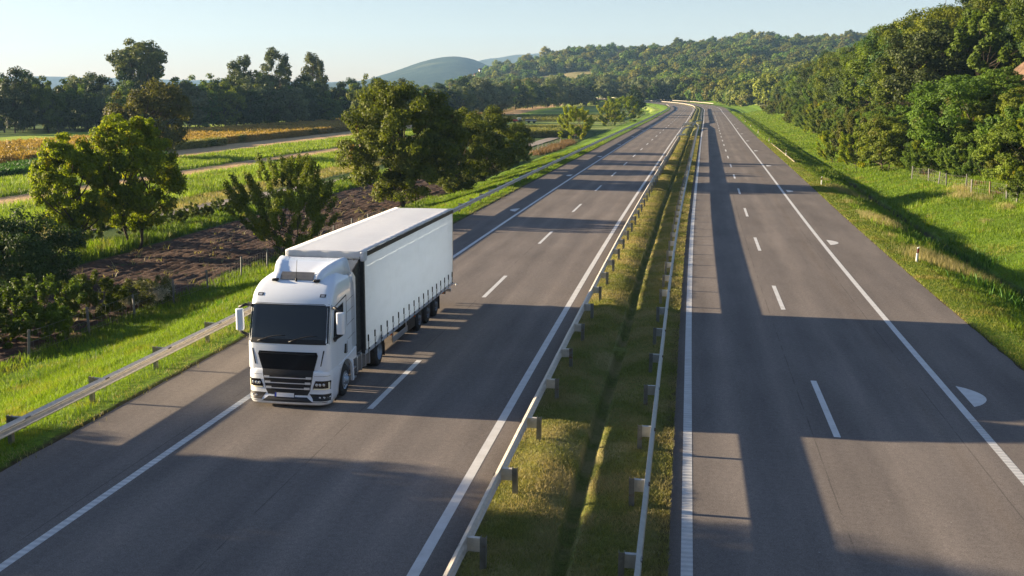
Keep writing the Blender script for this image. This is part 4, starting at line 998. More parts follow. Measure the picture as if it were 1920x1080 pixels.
proto('locust', 21, 8, 9, 80, 24000, .25, 'dome', .02, .11, 2, .018, mat=M['locust'], flat=.5)
# woodland trees on the right
proto('wood_a', 30, 12, 9.5, 90, 21000, .30, 'round', .05, .115, 1, .02, mat=M['deep'])
proto('wood_b', 31, 11, 10.5, 95, 21000, .30, 'dome', .03, .11, 2, .018, mat=M['green'])
proto('wood_c', 32, 9, 8, 60, 11000, .34, 'round', .02, .14, 2, .018, mat=M['green'], spiky=.4)
proto('wood_brown', 33, 8, 8, 50, 10000, .32, 'dome', .02, .14, 3, .014, mat=M['brownish'], spiky=.5)
# tree belt behind the fields
proto('belt_a', 40, 18, 14, 80, 8000, .75, 'round', .0, .13, 1, .016, mat=M['deep'])
proto('belt_b', 41, 17, 13, 70, 7500, .75, 'dome', .0, .13, 2, .014, mat=M['green'])
proto('belt_willow', 42, 14, 14, 80, 7500, .7, 'dome', .0, .12, 2, .014, mat=M['willow'])
proto('poplar', 43, 28, 13, 90, 11000, .75, 'round', .18, .11, 1, .013, mat=M['poplar'], flat=1.1)
proto('oak_like', 44, 27, 20, 130, 15000, .8, 'vase', .22, .09, 1, .014, mat=M['poplar'], flat=.7)
proto('brown_tree', 45, 14.5, 17, 110, 17000, .5, 'dome', .04, .10, 1, .018, mat=M['brownish'])
proto('hill_a', 50, 9, 8.5, 40, 1800, .9, 'dome', .0, .17, 1, .02, mat=M['hill'])
proto('hill_b', 51, 8, 9.5, 42, 1800, .9, 'round', -.05, .17, 1, .02, mat=M['hill'])
proto('hill_c', 52, 5, 7.5, 26, 900, .95, 'dome', -.1, .2, 1, .02, mat=M['hill'])
HP = {'walnut': 13.6, 'walnut_small': 9.6, 'lime_a': 10.6, 'lime_b': 11.6, 'shrub_tree': 7, 'dark_bush': 6.4, 'bush': 3.4, 'flower_bush': 2.3, 'yellow_bush': 6.6, 'locust_big': 11, 'locust': 8, 'wood_a': 12, 'wood_b': 11, 'wood_c': 9, 'wood_brown': 8, 'belt_a': 18, 'belt_b': 17, 'belt_willow': 14, 'poplar': 28, 'oak_like': 27, 'brown_tree': 14.5, 'hill_a': 9, 'hill_b': 8, 'hill_c': 5}
def plant(key, x, y, h, name, label, cat, group=None, wx=1.0, rot=None, parts=True, z=None, mat=None):
    cm, tm = PROTO[key]; k = h/HP[key]; zz = gz(x, y)-.12*k if z is None else z
    r = empty(name, (x, y, zz), random.random()*6.28 if rot is None else rot, label=label, cat=cat, group=group); r.scale = (k*wx, k*wx, k)
    c = link('crown', cm, None, r); link('trunk', tm, None, r)
    return r
def bearing(px, D, ox=0):
    a = math.atan((px-960)/F_PX)-YAW; return D*math.sin(a)+ox, D*math.cos(a)
def pb(key, px, D, h, name, label, cat, group=None, wx=1.0, rot=None):
    x, y = bearing(px, D); return plant(key, x, y, h, name, label, cat, group, wx, rot)

# the singled-out trees and bushes on the left
pb('walnut', 752, 113, 14.4, 'walnut_tree', 'largest round walnut tree with browning leaves, just behind the truck trailer', 'tree', wx=.96, rot=1.0)
pb('walnut_small', 846, 128, 9.8, 'walnut_tree', 'walnut tree filling the gap between the largest and the yellow topped one', 'tree', rot=5.0, wx=.9)
pb('walnut_small', 902, 146, 10.6, 'walnut_tree', 'smaller yellow topped walnut tree to the right of the largest one', 'tree', wx=.95, rot=2.0)
pb('walnut_small', 945, 166, 8.4, 'walnut_tree', 'low dark walnut tree at the roadside end of the walnut group', 'tree', rot=4.0, wx=.9)
pb('lime_a', 138, 86, 9.8, 'field_tree', 'yellow green tree with an ivy covered trunk beside the farm track', 'tree', rot=.6, wx=.72)
pb('lime_b', 246, 89, 11.2, 'field_tree', 'taller yellow green tree with two bare trunks, right of the ivy covered one', 'tree', rot=2.2, wx=.82)
pb('shrub_tree', 540, 80, 7.4, 'small_tree', 'small dark feathery tree standing directly behind the truck cab', 'tree', rot=.4, wx=.86)
plant('dark_bush', -40.6, 60, 5.3, 'round_bush', 'large dark round bush at the left end of the ploughed field', 'bush', rot=.2, wx=.85)
plant('bush', -33.2, 50.5, 2.9, 'hedge_bush', 'dark green bush above the lit grass, left of the white flowering bush', 'bush', 'hedge along the ploughed field', 1.1)
plant('bush', -32.0, 53.0, 2.4, 'hedge_bush', 'mid green bush with pale upright shoots beside the ploughed field', 'bush', 'hedge along the ploughed field', 1.0)
plant('bush', -33.5, 46.5, 2.7, 'hedge_bush', 'low shaded bush at the left edge of the hedge', 'bush', 'hedge along the ploughed field', 1.1)
plant('bush', -31.2, 47.5, 2.0, 'hedge_bush', 'small dark shrub in the grass below the hedge', 'bush', 'hedge along the ploughed field', 1.0)
plant('flower_bush', -31.0, 56, 1.9, 'flowering_bush', 'bush covered in white flowers at the edge of the ploughed field', 'bush', wx=.95)
plant('flower_bush', -30.6, 58.2, 1.7, 'flowering_bush', 'small cream coloured shrub just left of the fence post', 'bush', wx=.55)
for i, (x, y, h) in enumerate([(-47, 86, 2.6), (-46.5, 91, 2.3), (-46.2, 96, 2.1), (-45.8, 101, 2.0), (-45.5, 107, 1.8), (-45.0, 114, 1.7), (-44.6, 121, 1.6), (-48.5, 80, 2.9), (-48, 70, 3.2), (-47.5, 64, 2.6), (-44.5, 128, 1.5), (-44.3, 136, 1.5)]):
    plant('bush', x, y, h*.8, 'hedge_bush', 'low green bush in the hedge between farm track and ploughed field', 'bush', 'bushes along the farm track', 1.15)
plant('yellow_bush', -28.6, 278, 8.6, 'roadside_bush', 'rounded yellow green bush behind the left guardrail, halfway to the bend', 'bush', rot=1.3, wx=.98)
plant('yellow_bush', -27.5, 392, 8.5, 'roadside_bush', 'dark bush between the rounded yellow green bush and the bend', 'bush', rot=3.3)
plant('yellow_bush', -25.5, 430, 10.5, 'roadside_bush', 'wide yellow topped bush nearest the bend on the left side', 'bush', rot=5.3, wx=1.15)
plant('belt_a', -24.5, 520, 15.5, 'roadside_tree', 'tall dark tree at the inside of the road bend', 'tree', wx=.75)
plant('bush', -30.0, 186, 4.2, 'roadside_bush', 'dark low bush beside the farm track right of the walnut trees', 'bush', wx=.85)
plant('bush', -33.0, 300, 3.0, 'roadside_bush', 'small bush behind the left guardrail near the fence', 'bush')
plant('brown_tree', *bearing(282, 205), 14.6, 'field_tree', 'wide brownish tree standing in front of the long tree belt', 'tree', wx=.95)
pb('oak_like', 272, 372, 30, 'tall_tree', 'tallest broad crowned tree rising above the left tree belt', 'tree', wx=.98, rot=.3)
pb('poplar', 462, 405, 26, 'poplar_tree', 'pale poplar, leftmost of the three standing above the belt', 'tree', 'tall poplars above the belt', 1.0, .5)
pb('poplar', 525, 420, 29.5, 'poplar_tree', 'tallest poplar, in the middle of the three above the belt', 'tree', 'tall poplars above the belt', .88, 2.5)
pb('poplar', 592, 440, 28.5, 'poplar_tree', 'darker poplar, rightmost of the three above the belt', 'tree', 'tall poplars above the belt', .9, 4.0)
pb('belt_b', 686, 300, 17.5, 'field_tree', 'bright green tree left of the walnut tree in front of the belt', 'tree', wx=.55)
pb('belt_a', 36, 345, 19.5, 'tall_tree', 'dark pointed tree at the left end of the tree belt', 'tree', wx=.7)
pb('belt_b', 100, 348, 17, 'tall_tree', 'bushy tree right of the dark pointed one in the belt', 'tree', wx=.8)
# tree belt
belt = []
for px, D in [(-30, 345), (5, 350), (60, 355), (130, 350), (170, 360), (215, 365), (250, 352), (310, 358), (350, 366), (395, 368), (430, 378), (470, 382), (505, 392), (545, 400), (585, 410), (625, 425), (660, 440), (700, 450), (740, 465), (780, 480), (815, 500), (850, 520), (880, 545), (905, 575), (925, 600), (950, 625), (975, 650), (1000, 672), (1025, 690), (1050, 705), (1075, 720), (1100, 735), (1125, 745), (1150, 750), (1175, 740), (1195, 735), (1215, 730)]:
    belt.append((px, D, 1.0))
bl = {'belt_a': 'dense dark green tree', 'belt_b': 'mid green rounded tree', 'belt_willow': 'pale grey green willow', 'poplar': 'tall loose poplar'}
for row in range(3):
    for px, D, k in belt:
        px2 = px+random.uniform(-14, 14)+row*11; D2 = D+row*17+random.uniform(-5, 5)
        key = random.choice(['belt_a', 'belt_b', 'belt_b', 'belt_willow', 'belt_a'] if px < 820 else ['belt_a', 'belt_b', 'belt_willow', 'belt_willow', 'belt_b'])
        h = (random.uniform(12, 16) if row == 0 else random.uniform(15.5, 19.5))*(1 if px < 820 else .98+.12*random.random())
        if px > 1090: h *= .82
        where = 'behind the brown cornfield' if px < 640 else ('behind the walnut trees' if px < 930 else 'behind the meadow with the red tractor')
        pb(key, px2, D2, h, 'belt_tree', bl[key]+' in the long tree belt '+where, 'tree', 'tree belt behind the fields', random.uniform(.85, 1.05))
# right-hand wood ------------------------------------------------------------
def pr(key, s, o, h, name, label, cat, group=None, wx=1.0):
    p = P1(s, o); return plant(key, p.x, p.y, h, name, label, cat, group, wx)
pb('locust_big', 1800, 130, 10.8, 'locust_tree', 'large feathery tree with yellow brown tips behind the fence', 'tree', wx=1.12)
pb('locust', 1905, 106, 6.6, 'locust_tree', 'blue green tree behind the fence at the right edge', 'tree')
pb('locust', 1915, 122, 6.2, 'locust_tree', 'feathery tree at the right edge just below the bare earth bank', 'tree', wx=.9)
pb('locust', 1655, 140, 7.4, 'locust_tree', 'bright green feathery tree left of the large one behind the fence', 'tree', wx=.95)
pb('yellow_bush', 1605, 150, 5.0, 'roadside_bush', 'yellow green bush below the dark wood on the right bank', 'bush')
pb('yellow_bush', 1560, 164, 4.8, 'roadside_bush', 'second yellow green bush, farther along the right bank', 'bush')
pb('locust', 1700, 146, 8.0, 'locust_tree', 'feathery tree up the slope behind the yellow green bushes', 'tree')
pb('wood_brown', 1600, 160, 6.5, 'roadside_bush', 'brownish bush on the slope behind the yellow green bushes', 'bush')
pb('locust', 1850, 138, 6.5, 'locust_tree', 'round topped tree between the large feathery tree and the wood above', 'tree')
kinds = {'wood_a': 'dark broadleaf tree', 'wood_b': 'mid green broadleaf tree', 'wood_c': 'bushy green tree', 'wood_brown': 'brownish green tree'}
cnt = 0
for s in np.arange(148, 560, 8.5):
    for o0 in (28.5, 34, 41, 49, 58, 68):
        if s < 172 and o0 < 34: continue
        if s < 168 and o0 < 47: continue
        if s > 330 and o0 > 50 and random.random() < .45: continue
        if s > 420 and o0 > 44 and random.random() < .4: continue
        if cnt >= 215: break
        o = o0+random.uniform(-2.4, 2.4); s2 = s+random.uniform(-3.5, 3.5)
        if o0 < 30: key = random.choice(['wood_c', 'wood_brown', 'wood_b', 'locust']); h = random.uniform(4.0, 6.8)
        else: key = random.choice(['wood_a', 'wood_a', 'wood_b', 'wood_b', 'wood_c']); h = random.uniform(9.5, 13.0)+(1.5 if s < 300 else 0)
        if key == 'locust': kk_ = 'bright feathery tree'
        else: kk_ = kinds[key]
        where = ('along the foot of the right bank' if o0 < 30 else 'partway up the right bank' if o0 < 45 else 'on top of the right bank')+(' nearer the camera' if s < 260 else ' farther toward the bend' if s < 400 else ' close to the bend')
        pr(key, s2, o, h*random.uniform(.9, 1.12), 'wood_tree', kk_+' '+where, 'tree', 'wood on the right bank', random.uniform(.9, 1.15)); cnt += 1
for s, o, h in [(176, 58, 14), (186, 52, 13), (184, 64, 14), (172, 68, 14), (196, 60, 14), (120, 52, 11), (128, 56, 12), (136, 52, 11), (143, 58, 12.5), (150, 50, 11), (118, 62, 12), (133, 64, 12), (146, 66, 12), (112, 57, 11), (158, 54, 12.5), (166, 48, 12)]:
    pr(random.choice(['wood_a', 'wood_b']), s, o, h, 'wood_tree', 'tall dark tree on the crest above the bare earth bank', 'tree', 'trees on the crest above the earth bank', 1.0)
for i, s in enumerate(np.arange(92, 345, 5.2)):
    for o in ((26.2, 29.5) if s > 128 else (28.6, 30.8, 33.5)):
        o2 = o+random.uniform(-1.3, 1.3)
        kb = random.choice(['bush', 'bush', 'locust', 'wood_c', 'yellow_bush', 'wood_brown'])
        pr(kb, s+random.uniform(-2, 2), o2, random.uniform(2.2, 4.2) if o < 29 else random.uniform(3.2, 5.6), 'bank_bush', {'bush': 'dense green bush', 'locust': 'feathery bright green bush', 'wood_c': 'rounded green bush', 'yellow_bush': 'yellow green bush', 'wood_brown': 'brownish green bush'}[kb]+(' behind the wire fence on the right bank' if s < 128 else ' at the edge of the grass on the right bank'), 'bush', 'bushes along the foot of the right bank', random.uniform(.95, 1.3))
# off to the left and behind the overpass: trees that stand beside the picture
for i, (x, y, h, k) in enumerate([(-31.5, 23.5, 8.6, 'lime_b'), (-35.5, 20.5, 11.6, 'lime_b'), (-33, 15, 9.8, 'lime_a'), (-31, 9, 9.8, 'lime_b'), (-34, 3, 10.5, 'lime_a'), (-36, -6, 11, 'lime_b'), (-33, -16, 12, 'lime_a'), (-29, -60, 14, 'walnut'), (-22, -75, 14, 'walnut'), (-40, -70, 16, 'walnut'), (24, -80, 14, 'walnut'), (-27, -46, 12, 'walnut_small')]):
    plant(k, x, y, h, 'verge_tree', 'leafy tree standing near the overpass, outside the picture', 'tree', 'trees beside the overpass')

# ------------------------------------------------------------------ wooded hillside: one mass of small crowns
def hill_forest():
    rg = np.random.default_rng(5); n = 21000
    D = np.sqrt(rg.random(n)*(1680**2-560**2)+560**2); az = np.radians(rg.uniform(-12.5, 17, n)); x = np.sin(az)*D; y = np.cos(az)*D
    s, o = so_of(x, y); d0 = np.interp(np.degrees(az), [-20, -10, -2, 3, 8, 20], [1000, 900, 700, 590, 540, 480])
    keep = (D > d0) & ((o > 24) | (o < -70)) & (clearing(x, y) < .4) & ~((D < 900) & (az < R(-7.5)) & (o < 0) & (D < d0+60))
    dens = fbm(x/55, y/55, 3); keep &= (dens > -.17) | (rg.random(n) < .35)
    keep &= rg.random(n) < np.interp(D, [560, 900, 1680], [1, .85, .55])
    x, y, D = x[keep], y[keep], D[keep]; z = ground(x, y); n = len(x)
    me = bpy.data.meshes.new('hillside_wood'); me.vertices.add(n); me.vertices.foreach_set('co', np.stack([x, y, z], -1).astype(np.float32).ravel())
    cover = dens[keep]
    sc = np.clip(rg.normal(1.0, .25, n), .5, 1.7)*np.where(rg.random(n) < .05, 1.5, 1)*(1+cover*.8); kind = rg.integers(0, 3, n); kind = np.where((cover < -.02) & (rg.random(n) < .7), 2, kind)
    for nm, ty, v_ in (('scl', 'FLOAT', sc), ('kind', 'INT', kind), ('rot', 'FLOAT', rg.random(n)*6.28)):
        a = me.attributes.new(nm, ty, 'POINT'); a.data.foreach_set('value', v_.astype(np.int32 if ty == 'INT' else np.float32))
    me.update(); o_ = link('hillside_wood', me, None, label='dense wood of small rounded trees covering the hillside beyond the bend', cat='wood', kind='stuff')
    g = bpy.data.node_groups.new('scatter_wood', 'GeometryNodeTree'); g.interface.new_socket('Geometry', in_out='INPUT', socket_type='NodeSocketGeometry'); g.interface.new_socket('Geometry', in_out='OUTPUT', socket_type='NodeSocketGeometry')
    gi = g.nodes.new('NodeGroupInput'); go = g.nodes.new('NodeGroupOutput'); jn = g.nodes.new('GeometryNodeJoinGeometry')
    def attr(nm, ty):
        a = g.nodes.new('GeometryNodeInputNamedAttribute'); a.data_type = ty; a.inputs['Name'].default_value = nm; return a.outputs[0]
    for i, key in enumerate(('hill_a', 'hill_b', 'hill_c')):
        src = SRC[key]; oi = g.nodes.new('GeometryNodeObjectInfo'); oi.inputs['Object'].default_value = src; oi.transform_space = 'ORIGINAL'
        cmp_ = g.nodes.new('FunctionNodeCompare'); cmp_.data_type = 'INT'; cmp_.operation = 'EQUAL'; g.links.new(attr('kind', 'INT'), cmp_.inputs[2]); cmp_.inputs[3].default_value = i
        ip = g.nodes.new('GeometryNodeInstanceOnPoints'); m2p = g.nodes.new('GeometryNodeMeshToPoints'); g.links.new(gi.outputs[0], m2p.inputs['Mesh']); g.links.new(m2p.outputs[0], ip.inputs['Points'])
        g.links.new(cmp_.outputs[0], ip.inputs['Selection']); g.links.new(oi.outputs['Geometry'], ip.inputs['Instance']); cb = g.nodes.new('ShaderNodeCombineXYZ'); g.links.new(attr('rot', 'FLOAT'), cb.inputs[2]); g.links.new(cb.outputs[0], ip.inputs['Rotation']); g.links.new(attr('scl', 'FLOAT'), ip.inputs['Scale']); g.links.new(ip.outputs[0], jn.inputs[0])
    g.links.new(jn.outputs[0], go.inputs[0]); md = o_.modifiers.new('scatter', 'NODES'); md.node_group = g
SRC = {}
for i, (key, s, o) in enumerate([('hill_a', 590, 40), ('hill_b', 600, 52), ('hill_c', 612, 38)]):
    p = P1(s, o); r_ = plant(key, p.x, p.y, HP[key], 'wood_tree', 'small rounded tree at the foot of the hillside beyond the bend', 'tree', 'trees at the foot of the hillside'); SRC[key] = [c for c in r_.children if c.name.startswith('crown')][0]
hill_forest()

# ------------------------------------------------------------------ grass, crops, weeds (real blades)
def blades(name, x, y, z, h, w, mat, lean=.35, label=None, cat=None, droop=True):
    n = len(x); a = rng.random(n)*6.283; b = rng.random(n)*6.283; ln = lean*h*rng.uniform(.3, 1.3, n)
    dx, dy = np.cos(a)*w/2, np.sin(a)*w/2; tx, ty = np.cos(b)*ln, np.sin(b)*ln
    B = np.stack([x, y, z], -1); m_ = B+np.stack([tx*.35, ty*.35, h*.6], -1); T = B+np.stack([tx, ty, h], -1); W_ = np.stack([dx, dy, 0*dx], -1)
    V = np.stack([B-W_, B+W_, m_+W_*.75, m_-W_*.75, T], 1).reshape(-1, 3); i = np.arange(n)[:, None]*5
    Fq = np.concatenate([i+np.array([[0, 1, 2, 3]]), i+np.array([[3, 2, 4, 4]])], 1).reshape(-1, 4)
    # triangles for the tips
    me = bpy.data.meshes.new(name); nV = len(V); me.vertices.add(nV); me.vertices.foreach_set('co', V.astype(np.float32).ravel())
    q = (i+np.array([[0, 1, 2, 3, 3, 2, 4]])).astype(np.int32); me.loops.add(7*n); me.loops.foreach_set('vertex_index', q.ravel()); me.polygons.add(2*n)
    ls = (np.arange(n)[:, None]*7+np.array([[0, 4]])).astype(np.int32); me.polygons.foreach_set('loop_start', ls.ravel())
    lv = np.repeat(rng.random(n), 2).astype(np.float32); at = me.attributes.new('lv', 'FLOAT', 'FACE'); at.data.foreach_set('value', lv); me.update(calc_edges=True)
    return link(name, me, mat, label=label, cat=cat, kind='stuff')
def scatter(o0, o1, s0, s1, n, keep=None):
    """denser close to the camera"""
    u = rng.random(n); s = s0*(s1/s0)**u; o = rng.uniform(o0, o1, n)
    if keep is not None: k = keep(o, s); o, s = o[k], s[k]
    return o, s
def grass(name, o0, o1, s0, s1, n, h, w, mat, zf=gos, keep=None, label=None, lean=.45, hmod=None, edge=None, cat='grass', grow=1.0):
    o, s = scatter(o0, o1, s0, s1, n, keep); p = P(s, o); z = p[:, 2]+zf(o, s); d = np.maximum(1, (s/35))**grow
    hh = h*rng.uniform(.5, 1.4, len(o))*(.75+1.2*np.clip(fbm(o/1.3, s/1.3, 3)+.35, 0, 1))*np.minimum(d, 1.8)**.35
    if hmod is not None: hh *= hmod(o, s)
    return blades(name, p[:, 0], p[:, 1], z-.01, hh, w*d, mat, lean, label, cat)
GR = 1.0
grass('verge_grass', -27.5, -16.75, 18, 200, int(210000*GR), .15, .016, M['grass'], hmod=lambda o, s: np.where(o > -17.3, .5, np.where(o < -21, 1.5, 1.0)), label='bright green mown grass on the left verge beside the guardrail')
grass('meadow_grass', -30.5, -21, 26, 120, int(70000*GR), .22, .017, M['grass'], hmod=lambda o, s: .5+.9*(fbm(o/2.5, s/4)+.5), label='longer rough grass on the left embankment below the fence')
grass('verge_grass', 11.78, 27, 30, 260, int(230000*GR), .11, .015, M['grass'], keep=lambda o, s: ((np.abs(o-18.05) > .55) | (s > 132)) & (o > 13.2+.8*fbm(o, s/2)), hmod=lambda o, s: np.where(o < 13.2, .6, 1.1), label='bright green grass on the right verge around the ditch')
grass('edge_grass', 11.72, 14.2, 30, 230, 90000, .085, .014, M['edge_grass'], label='short olive grass along the right edge of the asphalt')
grass('bank_grass', 26, 31, 84, 150, 26000, .28, .02, M['grass'], label='long grass behind the wire fence on the right bank', cat='grass')
grass('bank_grass', 12.5, 28, 200, 520, 50000, .22, .02, M['grass'], label='grass on the far part of the right verge')
grass('rough_grass', 13.2, 26, 34, 150, int(26000*GR), .30, .018, M['grass'], keep=lambda o, s: fbm(o/1.8, s/2.6) > .06, label='longer tufts of grass on the right verge')
def mk(o, s): return (np.abs(o+2.23) > .24) | (rng.random(len(o)) < .12)
grass('median_grass', -4.36, -.08, 17, 230, int(270000*GR), .062, .012, M['median_grass'], zf=zmed, keep=mk, lean=.9, label='short yellowish mown grass on the median strip between the guardrails')
def tufts(name, cs, n, h, w, mat, label, lean=.3, rad=.6):
    X = []; Y = []; Z = []; H = []
    for (o, s, k) in cs:
        m_ = int(n*k); oo = o+rng.normal(size=m_)*rad*.8*k**.5; s_ = s+rng.normal(size=m_)*rad*1.6*k**.5; p = P(s_, oo); X.append(p[:, 0]); Y.append(p[:, 1]); Z.append(p[:, 2]+gos(oo, s_)-.02); H.append(h*rng.uniform(.5, 1.3, m_)*k**.3)
    X, Y, Z, H = map(np.concatenate, (X, Y, Z, H)); return blades(name, X, Y, Z, H, np.full(len(X), w), mat, lean, label, 'grass')
tufts('dry_grass', [(14.2, 83, 1.2), (14.6, 81, 1), (13.9, 86, .7), (13.6, 64.5, 1.2), (14.6, 63, 1.1), (15.2, 62, 1.3), (15.9, 61.0, .7), (16.2, 60.2, .9), (14.1, 66, .8), (14.2, 110, 1.2), (14.9, 107, 1.1), (15.6, 104, .6), (13.6, 95, .5), (16.6, 108, .4), (14.2, 120, .4), (13.6, 73, .25), (22.5, 86, .2), (24.5, 103, 1.2), (25.5, 99, .8), (25.5, 108, 1.2), (25.5, 92, .6)], 800, .5, .016, M['drygrass'], 'pale dry grass tufts around the delineator posts on the right verge')
tufts('dry_grass', [(-16.95-.1*random.random(), s, .25) for s in np.arange(20, 110, 3.0)]+[(-18.2, 36.5, 1.0), (-17.5, 38.5, .6)], 500, .22, .014, M['drygrass'], 'brownish dry grass along the left asphalt edge', .6)
tufts('broad_weeds', [(15.5+random.random()*3.5, s, .5+random.random()*.8) for s in np.arange(44, 84, 2.2)]+[(-23-4*random.random(), s, random.random()) for s in np.arange(28, 70, 2.5)], 60, .5, .07, M['crop'], 'broad leaved weeds on the verges', .5)
tufts('reddish_weeds', [(-30-random.random()*2.5, s, .9) for s in np.arange(206, 262, 3)]+[(25.5+random.random()*2, s, .3) for s in np.arange(100, 190, 9)], 300, .8, .07, M['weed'], 'reddish dry weeds along the fences', .3, .9)
def field_blades(name, x0, x1, y0, y1, n, h, w, mat, label, cat, lean=.4, keep=None, pw=1.0):
    u = rng.random(n); y = y0*(y1/y0)**u; x = rng.uniform(x0, x1, n)+.0155*y
    if keep is not None: k = keep(x, y); x, y = x[k], y[k]
    d = np.maximum(1, y/90); return blades(name, x, y, ground(x, y), h*rng.uniform(.5, 1.3, len(x))*(.7+1.1*np.clip(fbm(x/2.2, y/6)+.4, 0, 1)), w*d, mat, lean, label, cat)
field_blades('field_grass', -73, -58.5, 85, 330, 60000, .55, .05, M['meadow'], 'long green grass strip across the fields nearest the farm track', 'grass')
field_blades('field_grass', -95, -80, 100, 340, 60000, .55, .06, M['meadow'], 'long green grass strip below the cornfield', 'grass')
field_blades('field_grass', -58.5, -53, 80, 300, 26000, .35, .04, M['median_grass'], 'dull mown grass beside the farm track', 'grass')
field_blades('field_grass', -47.5, -44, 60, 210, 22000, .6, .05, M['grass'], 'rough grass margin of the ploughed field', 'grass')
field_blades('leafy_crop', -108, -99, 120, 188, 16000, 1.0, .22, M['crop'], 'low leafy green crop in front of the cornfield', 'crop', .8)
def corn(name, x0, x1, y0, y1, n, h, mat, label, lean=.6, grid_=None):
    y = y0*(y1/y0)**rng.random(n); x = rng.uniform(x0, x1, n); edge = rng.random(n) < .25; x = np.where(edge, x1-rng.random(n)*1.2, x); x = x+.0155*y
    z = ground(x, y); k = 9; X = np.repeat(x, k)+rng.normal(size=n*k)*.10; Y = np.repeat(y, k)+rng.normal(size=n*k)*.10; zz = np.repeat(z, k)+rng.random(n*k)*h*.72
    a = rng.random(n*k)*6.28; nn = np.stack([np.cos(a)*.8, np.sin(a)*.8, rng.normal(size=n*k)*.5+.25], -1); nn /= np.linalg.norm(nn, axis=1, keepdims=True)
    L = h*.42*rng.uniform(.6, 1.3, n*k); V, Fq = leaf_cards(rng, np.stack([X, Y, zz+L*.3], -1), nn, L*1.2, L*.26)
    link(name, mesh_np(name, V, Fq, lv=rng.random(n*k)), mat, label=label, cat='crop', kind='stuff')
corn('corn_crop', -150, -111.5, 165, 560, 26000, 1.9, M['corn'], 'tall ripe brown corn filling the long field strip')
corn('corn_crop', -112, -108.5, 188, 235, 1800, 1.9, M['corngreen'], 'greener corn at the near edge of the brown cornfield')
corn('corn_crop', -62, -36.5, 285, 345, 9000, 1.9, M['corngreen'], 'yellow green corn field in front of the red tractor')
corn('corn_crop', -112, -40, 436, 520, 7000, 1.7, M['corngreen'], 'distant strip of green corn beyond the red tractor')
# young plants and old stalks on the ploughed field
def stalks():
    x = rng.uniform(-43, -31.5, 260); y = 48*(150/48)**rng.random(260); X = np.repeat(x, 5)+rng.normal(size=1300)*.12; Y = np.repeat(y, 5)+rng.normal(size=1300)*.12
    blades('corn_stubble', X+.0155*Y, Y, ground(X+.0155*Y, Y), rng.uniform(.1, .55, 1300), np.full(1300, .05), M['drygrass'], 1.3, 'dry corn stubble lying on the ploughed soil', 'stubble')
stalks()

# ------------------------------------------------------------------ red tractor with trailer in the meadow
def tractor():
    x, y = bearing(971, 424); z = gz(x, y); r = empty('tractor', (x, y, z), R(-4), label='small red tractor standing in the meadow beyond the corn', cat='tractor')
    q = MB(); q.box((-2.3, -.35, .75), (-.5, .35, 1.45)); q.box((-.6, -.5, .6), (1.0, .5, 1.1)); q.build('body', M['redpaint'], r, bevel=.1)
    q = MB(); q.box((-.35, -.6, 1.1), (.95, .6, 2.0)); q.build('cab_window', M['lens'], r, bevel=.08); q = MB(); q.box((-.45, -.7, 2.0), (1.05, .7, 2.15)); q.build('roof', M['white_post'], r, bevel=.05)
    for yy in (-.75, .75):
        q = MB(); q.lathe((.55, yy, .72), [(-.18, .1), (-.18, .72), (.18, .72), (.18, .1)], 1, 20); q.build('rear_wheel', M['rubber'], r); q = MB(); q.lathe((-1.75, yy, .42), [(-.12, .1), (-.12, .42), (.12, .42), (.12, .1)], 1, 16); q.build('front_wheel', M['rubber'], r)
    q = MB(); q.tube([(-1.2, .2, 1.4), (-1.2, .2, 2.1)], .05, 6); q.build('exhaust', M['black'], r)
    x2, y2 = bearing(994, 426); z = gz(x2, y2); t = empty('farm_trailer', (x2, y2, z), R(-4), label='grey flat farm trailer hitched behind the red tractor', cat='trailer')
    q = MB(); q.box((-2.2, -.9, .8), (2.2, .9, .95)); q.build('bed', M['alu'], t)
    for a, b in (((-2.2, -.9, .95), (2.2, -.84, 1.5)), ((-2.2, .84, .95), (2.2, .9, 1.5)), ((2.14, -.84, .95), (2.2, .84, 1.5))): q = MB(); q.box(a, b); q.build('side_board', M['greypost'], t)
    for xx in (-.9, 1.2):
        for yy in (-.8, .8): q = MB(); q.lathe((xx, yy, .4), [(-.1, .1), (-.1, .4), (.1, .4), (.1, .1)], 1, 14); q.build('wheel', M['rubber'], t)
tractor()
# masts and distant houses
def mast(px, D, h, label, w=1.2):
    x, y = bearing(px, D); z = gz(x, y); r = empty('mast', (x, y, z), label=label, cat='mast'); q = MB()
    for sx, sy in ((-1, -1), (1, -1), (1, 1), (-1, 1)): q.tube([(sx*w/2, sy*w/2, 0), (sx*w/5, sy*w/5, h)], w*.09, 4)
    n = int(h/2)
    for i in range(n):
        a, b = i/n, (i+1)/n; wa, wb = w/2*(1-.6*a), w/2*(1-.6*b); q.tube([(-wa, -wa, a*h), (wb, -wb, b*h)], w*.06, 3); q.tube([(wa, -wa, a*h), (-wb, -wb, b*h)], w*.06, 3)
    q.build('lattice', M['chassis'], r); q = MB(); q.tube([(0, 0, h*.9), (0, 0, h*1.2)], w*.08, 4); q.build('antenna', M['chassis'], r)
mast(991, 1560, 15, 'distant grey lattice mast on the wooded ridge left of the road', 2.4)
def house(px, D, w, label, wall, dz=0):
    x, y = bearing(px, D); z = gz(x, y)+dz; r = empty('house', (x, y, z), R(25), label=label, cat='house')
    q = MB(); q.box((-w/2, -w*.4, -2), (w/2, w*.4, w*.55)); b = q.build('wall', wall, r); q = MB(); q.prism([(-w*.46, w*.55), (w*.46, w*.55), (0, w*.9)], 0, -w*.54, w*.54); q.build('roof', M['weed'], r)
    for xx in (-.25, .25): q = MB(); q.box((xx*w-.5, -w*.4-.06, 1.2), (xx*w+.5, -w*.4+.02, 2.6)); q.build('window', M['glass'], b)
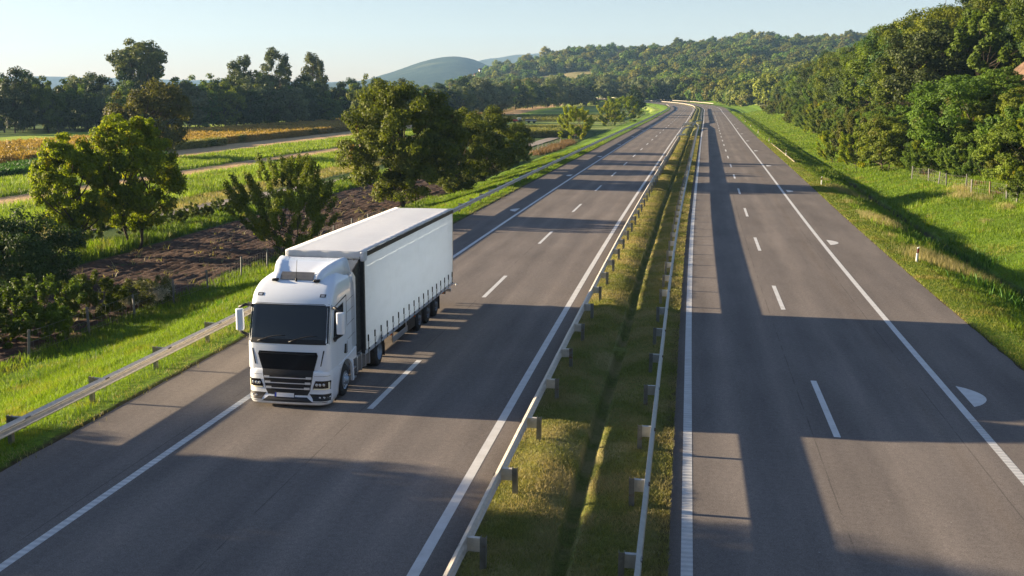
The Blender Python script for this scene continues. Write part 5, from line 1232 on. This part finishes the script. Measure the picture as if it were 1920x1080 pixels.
M['wallwhite'] = simple('white_wall', (.75, .72, .68), .8); M['wallpink'] = simple('pink_wall', (.55, .34, .28), .8)
house(878, 1540, 8, 'white house with a red roof on the distant hillside, leftmost of three', M['wallwhite'], 14); house(893, 1560, 7, 'pinkish house on the distant hillside, between two others', M['wallpink'], 14); house(902, 1600, 7, 'pale house on the distant hillside, rightmost of three', M['wallwhite'], 14)
# thin bare trunk rising above the right-hand wood
def snag():
    x, y = bearing(1746, 232); z = gz(x, y); r = empty('bare_tree', (x, y, z), label='thin bare dead tree rising above the wood on the right', cat='tree'); q = MB()
    q.tube([(0, 0, 0), (.1, 0, 8), (.3, .1, 11), (-.1, 0, 14.5), (.1, 0, 17)], [.16, .12, .08, .05, .02], 6)
    for h, dx in ((10, -.8), (11.5, .9), (13, .7), (14, -.4), (12.3, -.6)): q.tube([(.1, 0, h), (.1+dx*.6, .1, h+.5), (.1+dx, 0, h+.4)], [.05, .03, .01], 4)
    q.build('trunk', M['bark'], r)
snag()
# the overpass the view is taken from
def overpass():
    r = empty('overpass', (0, -6, 0), label='concrete road overpass crossing the motorway beneath the viewpoint', cat='bridge')
    q = MB(); q.box((-40, -6.5, 6.2), (40, 4.6, 7.5)); q.build('deck', M['concrete'], r)
    for y in (-6.3, 4.3): q = MB(); q.box((-40, y-.05, 8.45), (40, y+.05, 8.55)); q.box((-40, y-.03, 8.0), (40, y+.03, 8.05)); q.build('handrail', M['galv_post'], r)
    for x in (-27, -2.2, 22): q = MB(); q.box((x-.5, -4, -.5), (x+.5, 3, 6.2)); q.build('pier', M['concrete'], r, bevel=.1)
overpass()

# ------------------------------------------------------------------ haze: one closed box of pale air
def haze():
    q = MB(); q.box((-7600, -900, -12), (7600, 7650, 430)); o = q.build('haze', None, kind='stuff')
    m_ = bpy.data.materials.new('haze_air'); m_.use_nodes = True; t = m_.node_tree; t.nodes.clear()
    v_ = t.nodes.new('ShaderNodeVolumePrincipled'); v_.inputs['Color'].default_value = (.36, .62, .95, 1); v_.inputs['Density'].default_value = HAZE_D; v_.inputs['Anisotropy'].default_value = .1
    out = t.nodes.new('ShaderNodeOutputMaterial'); t.links.new(v_.outputs[0], out.inputs['Volume']); o.data.materials.clear(); o.data.materials.append(m_)
    return o
HAZE_D = 9e-5
haze()
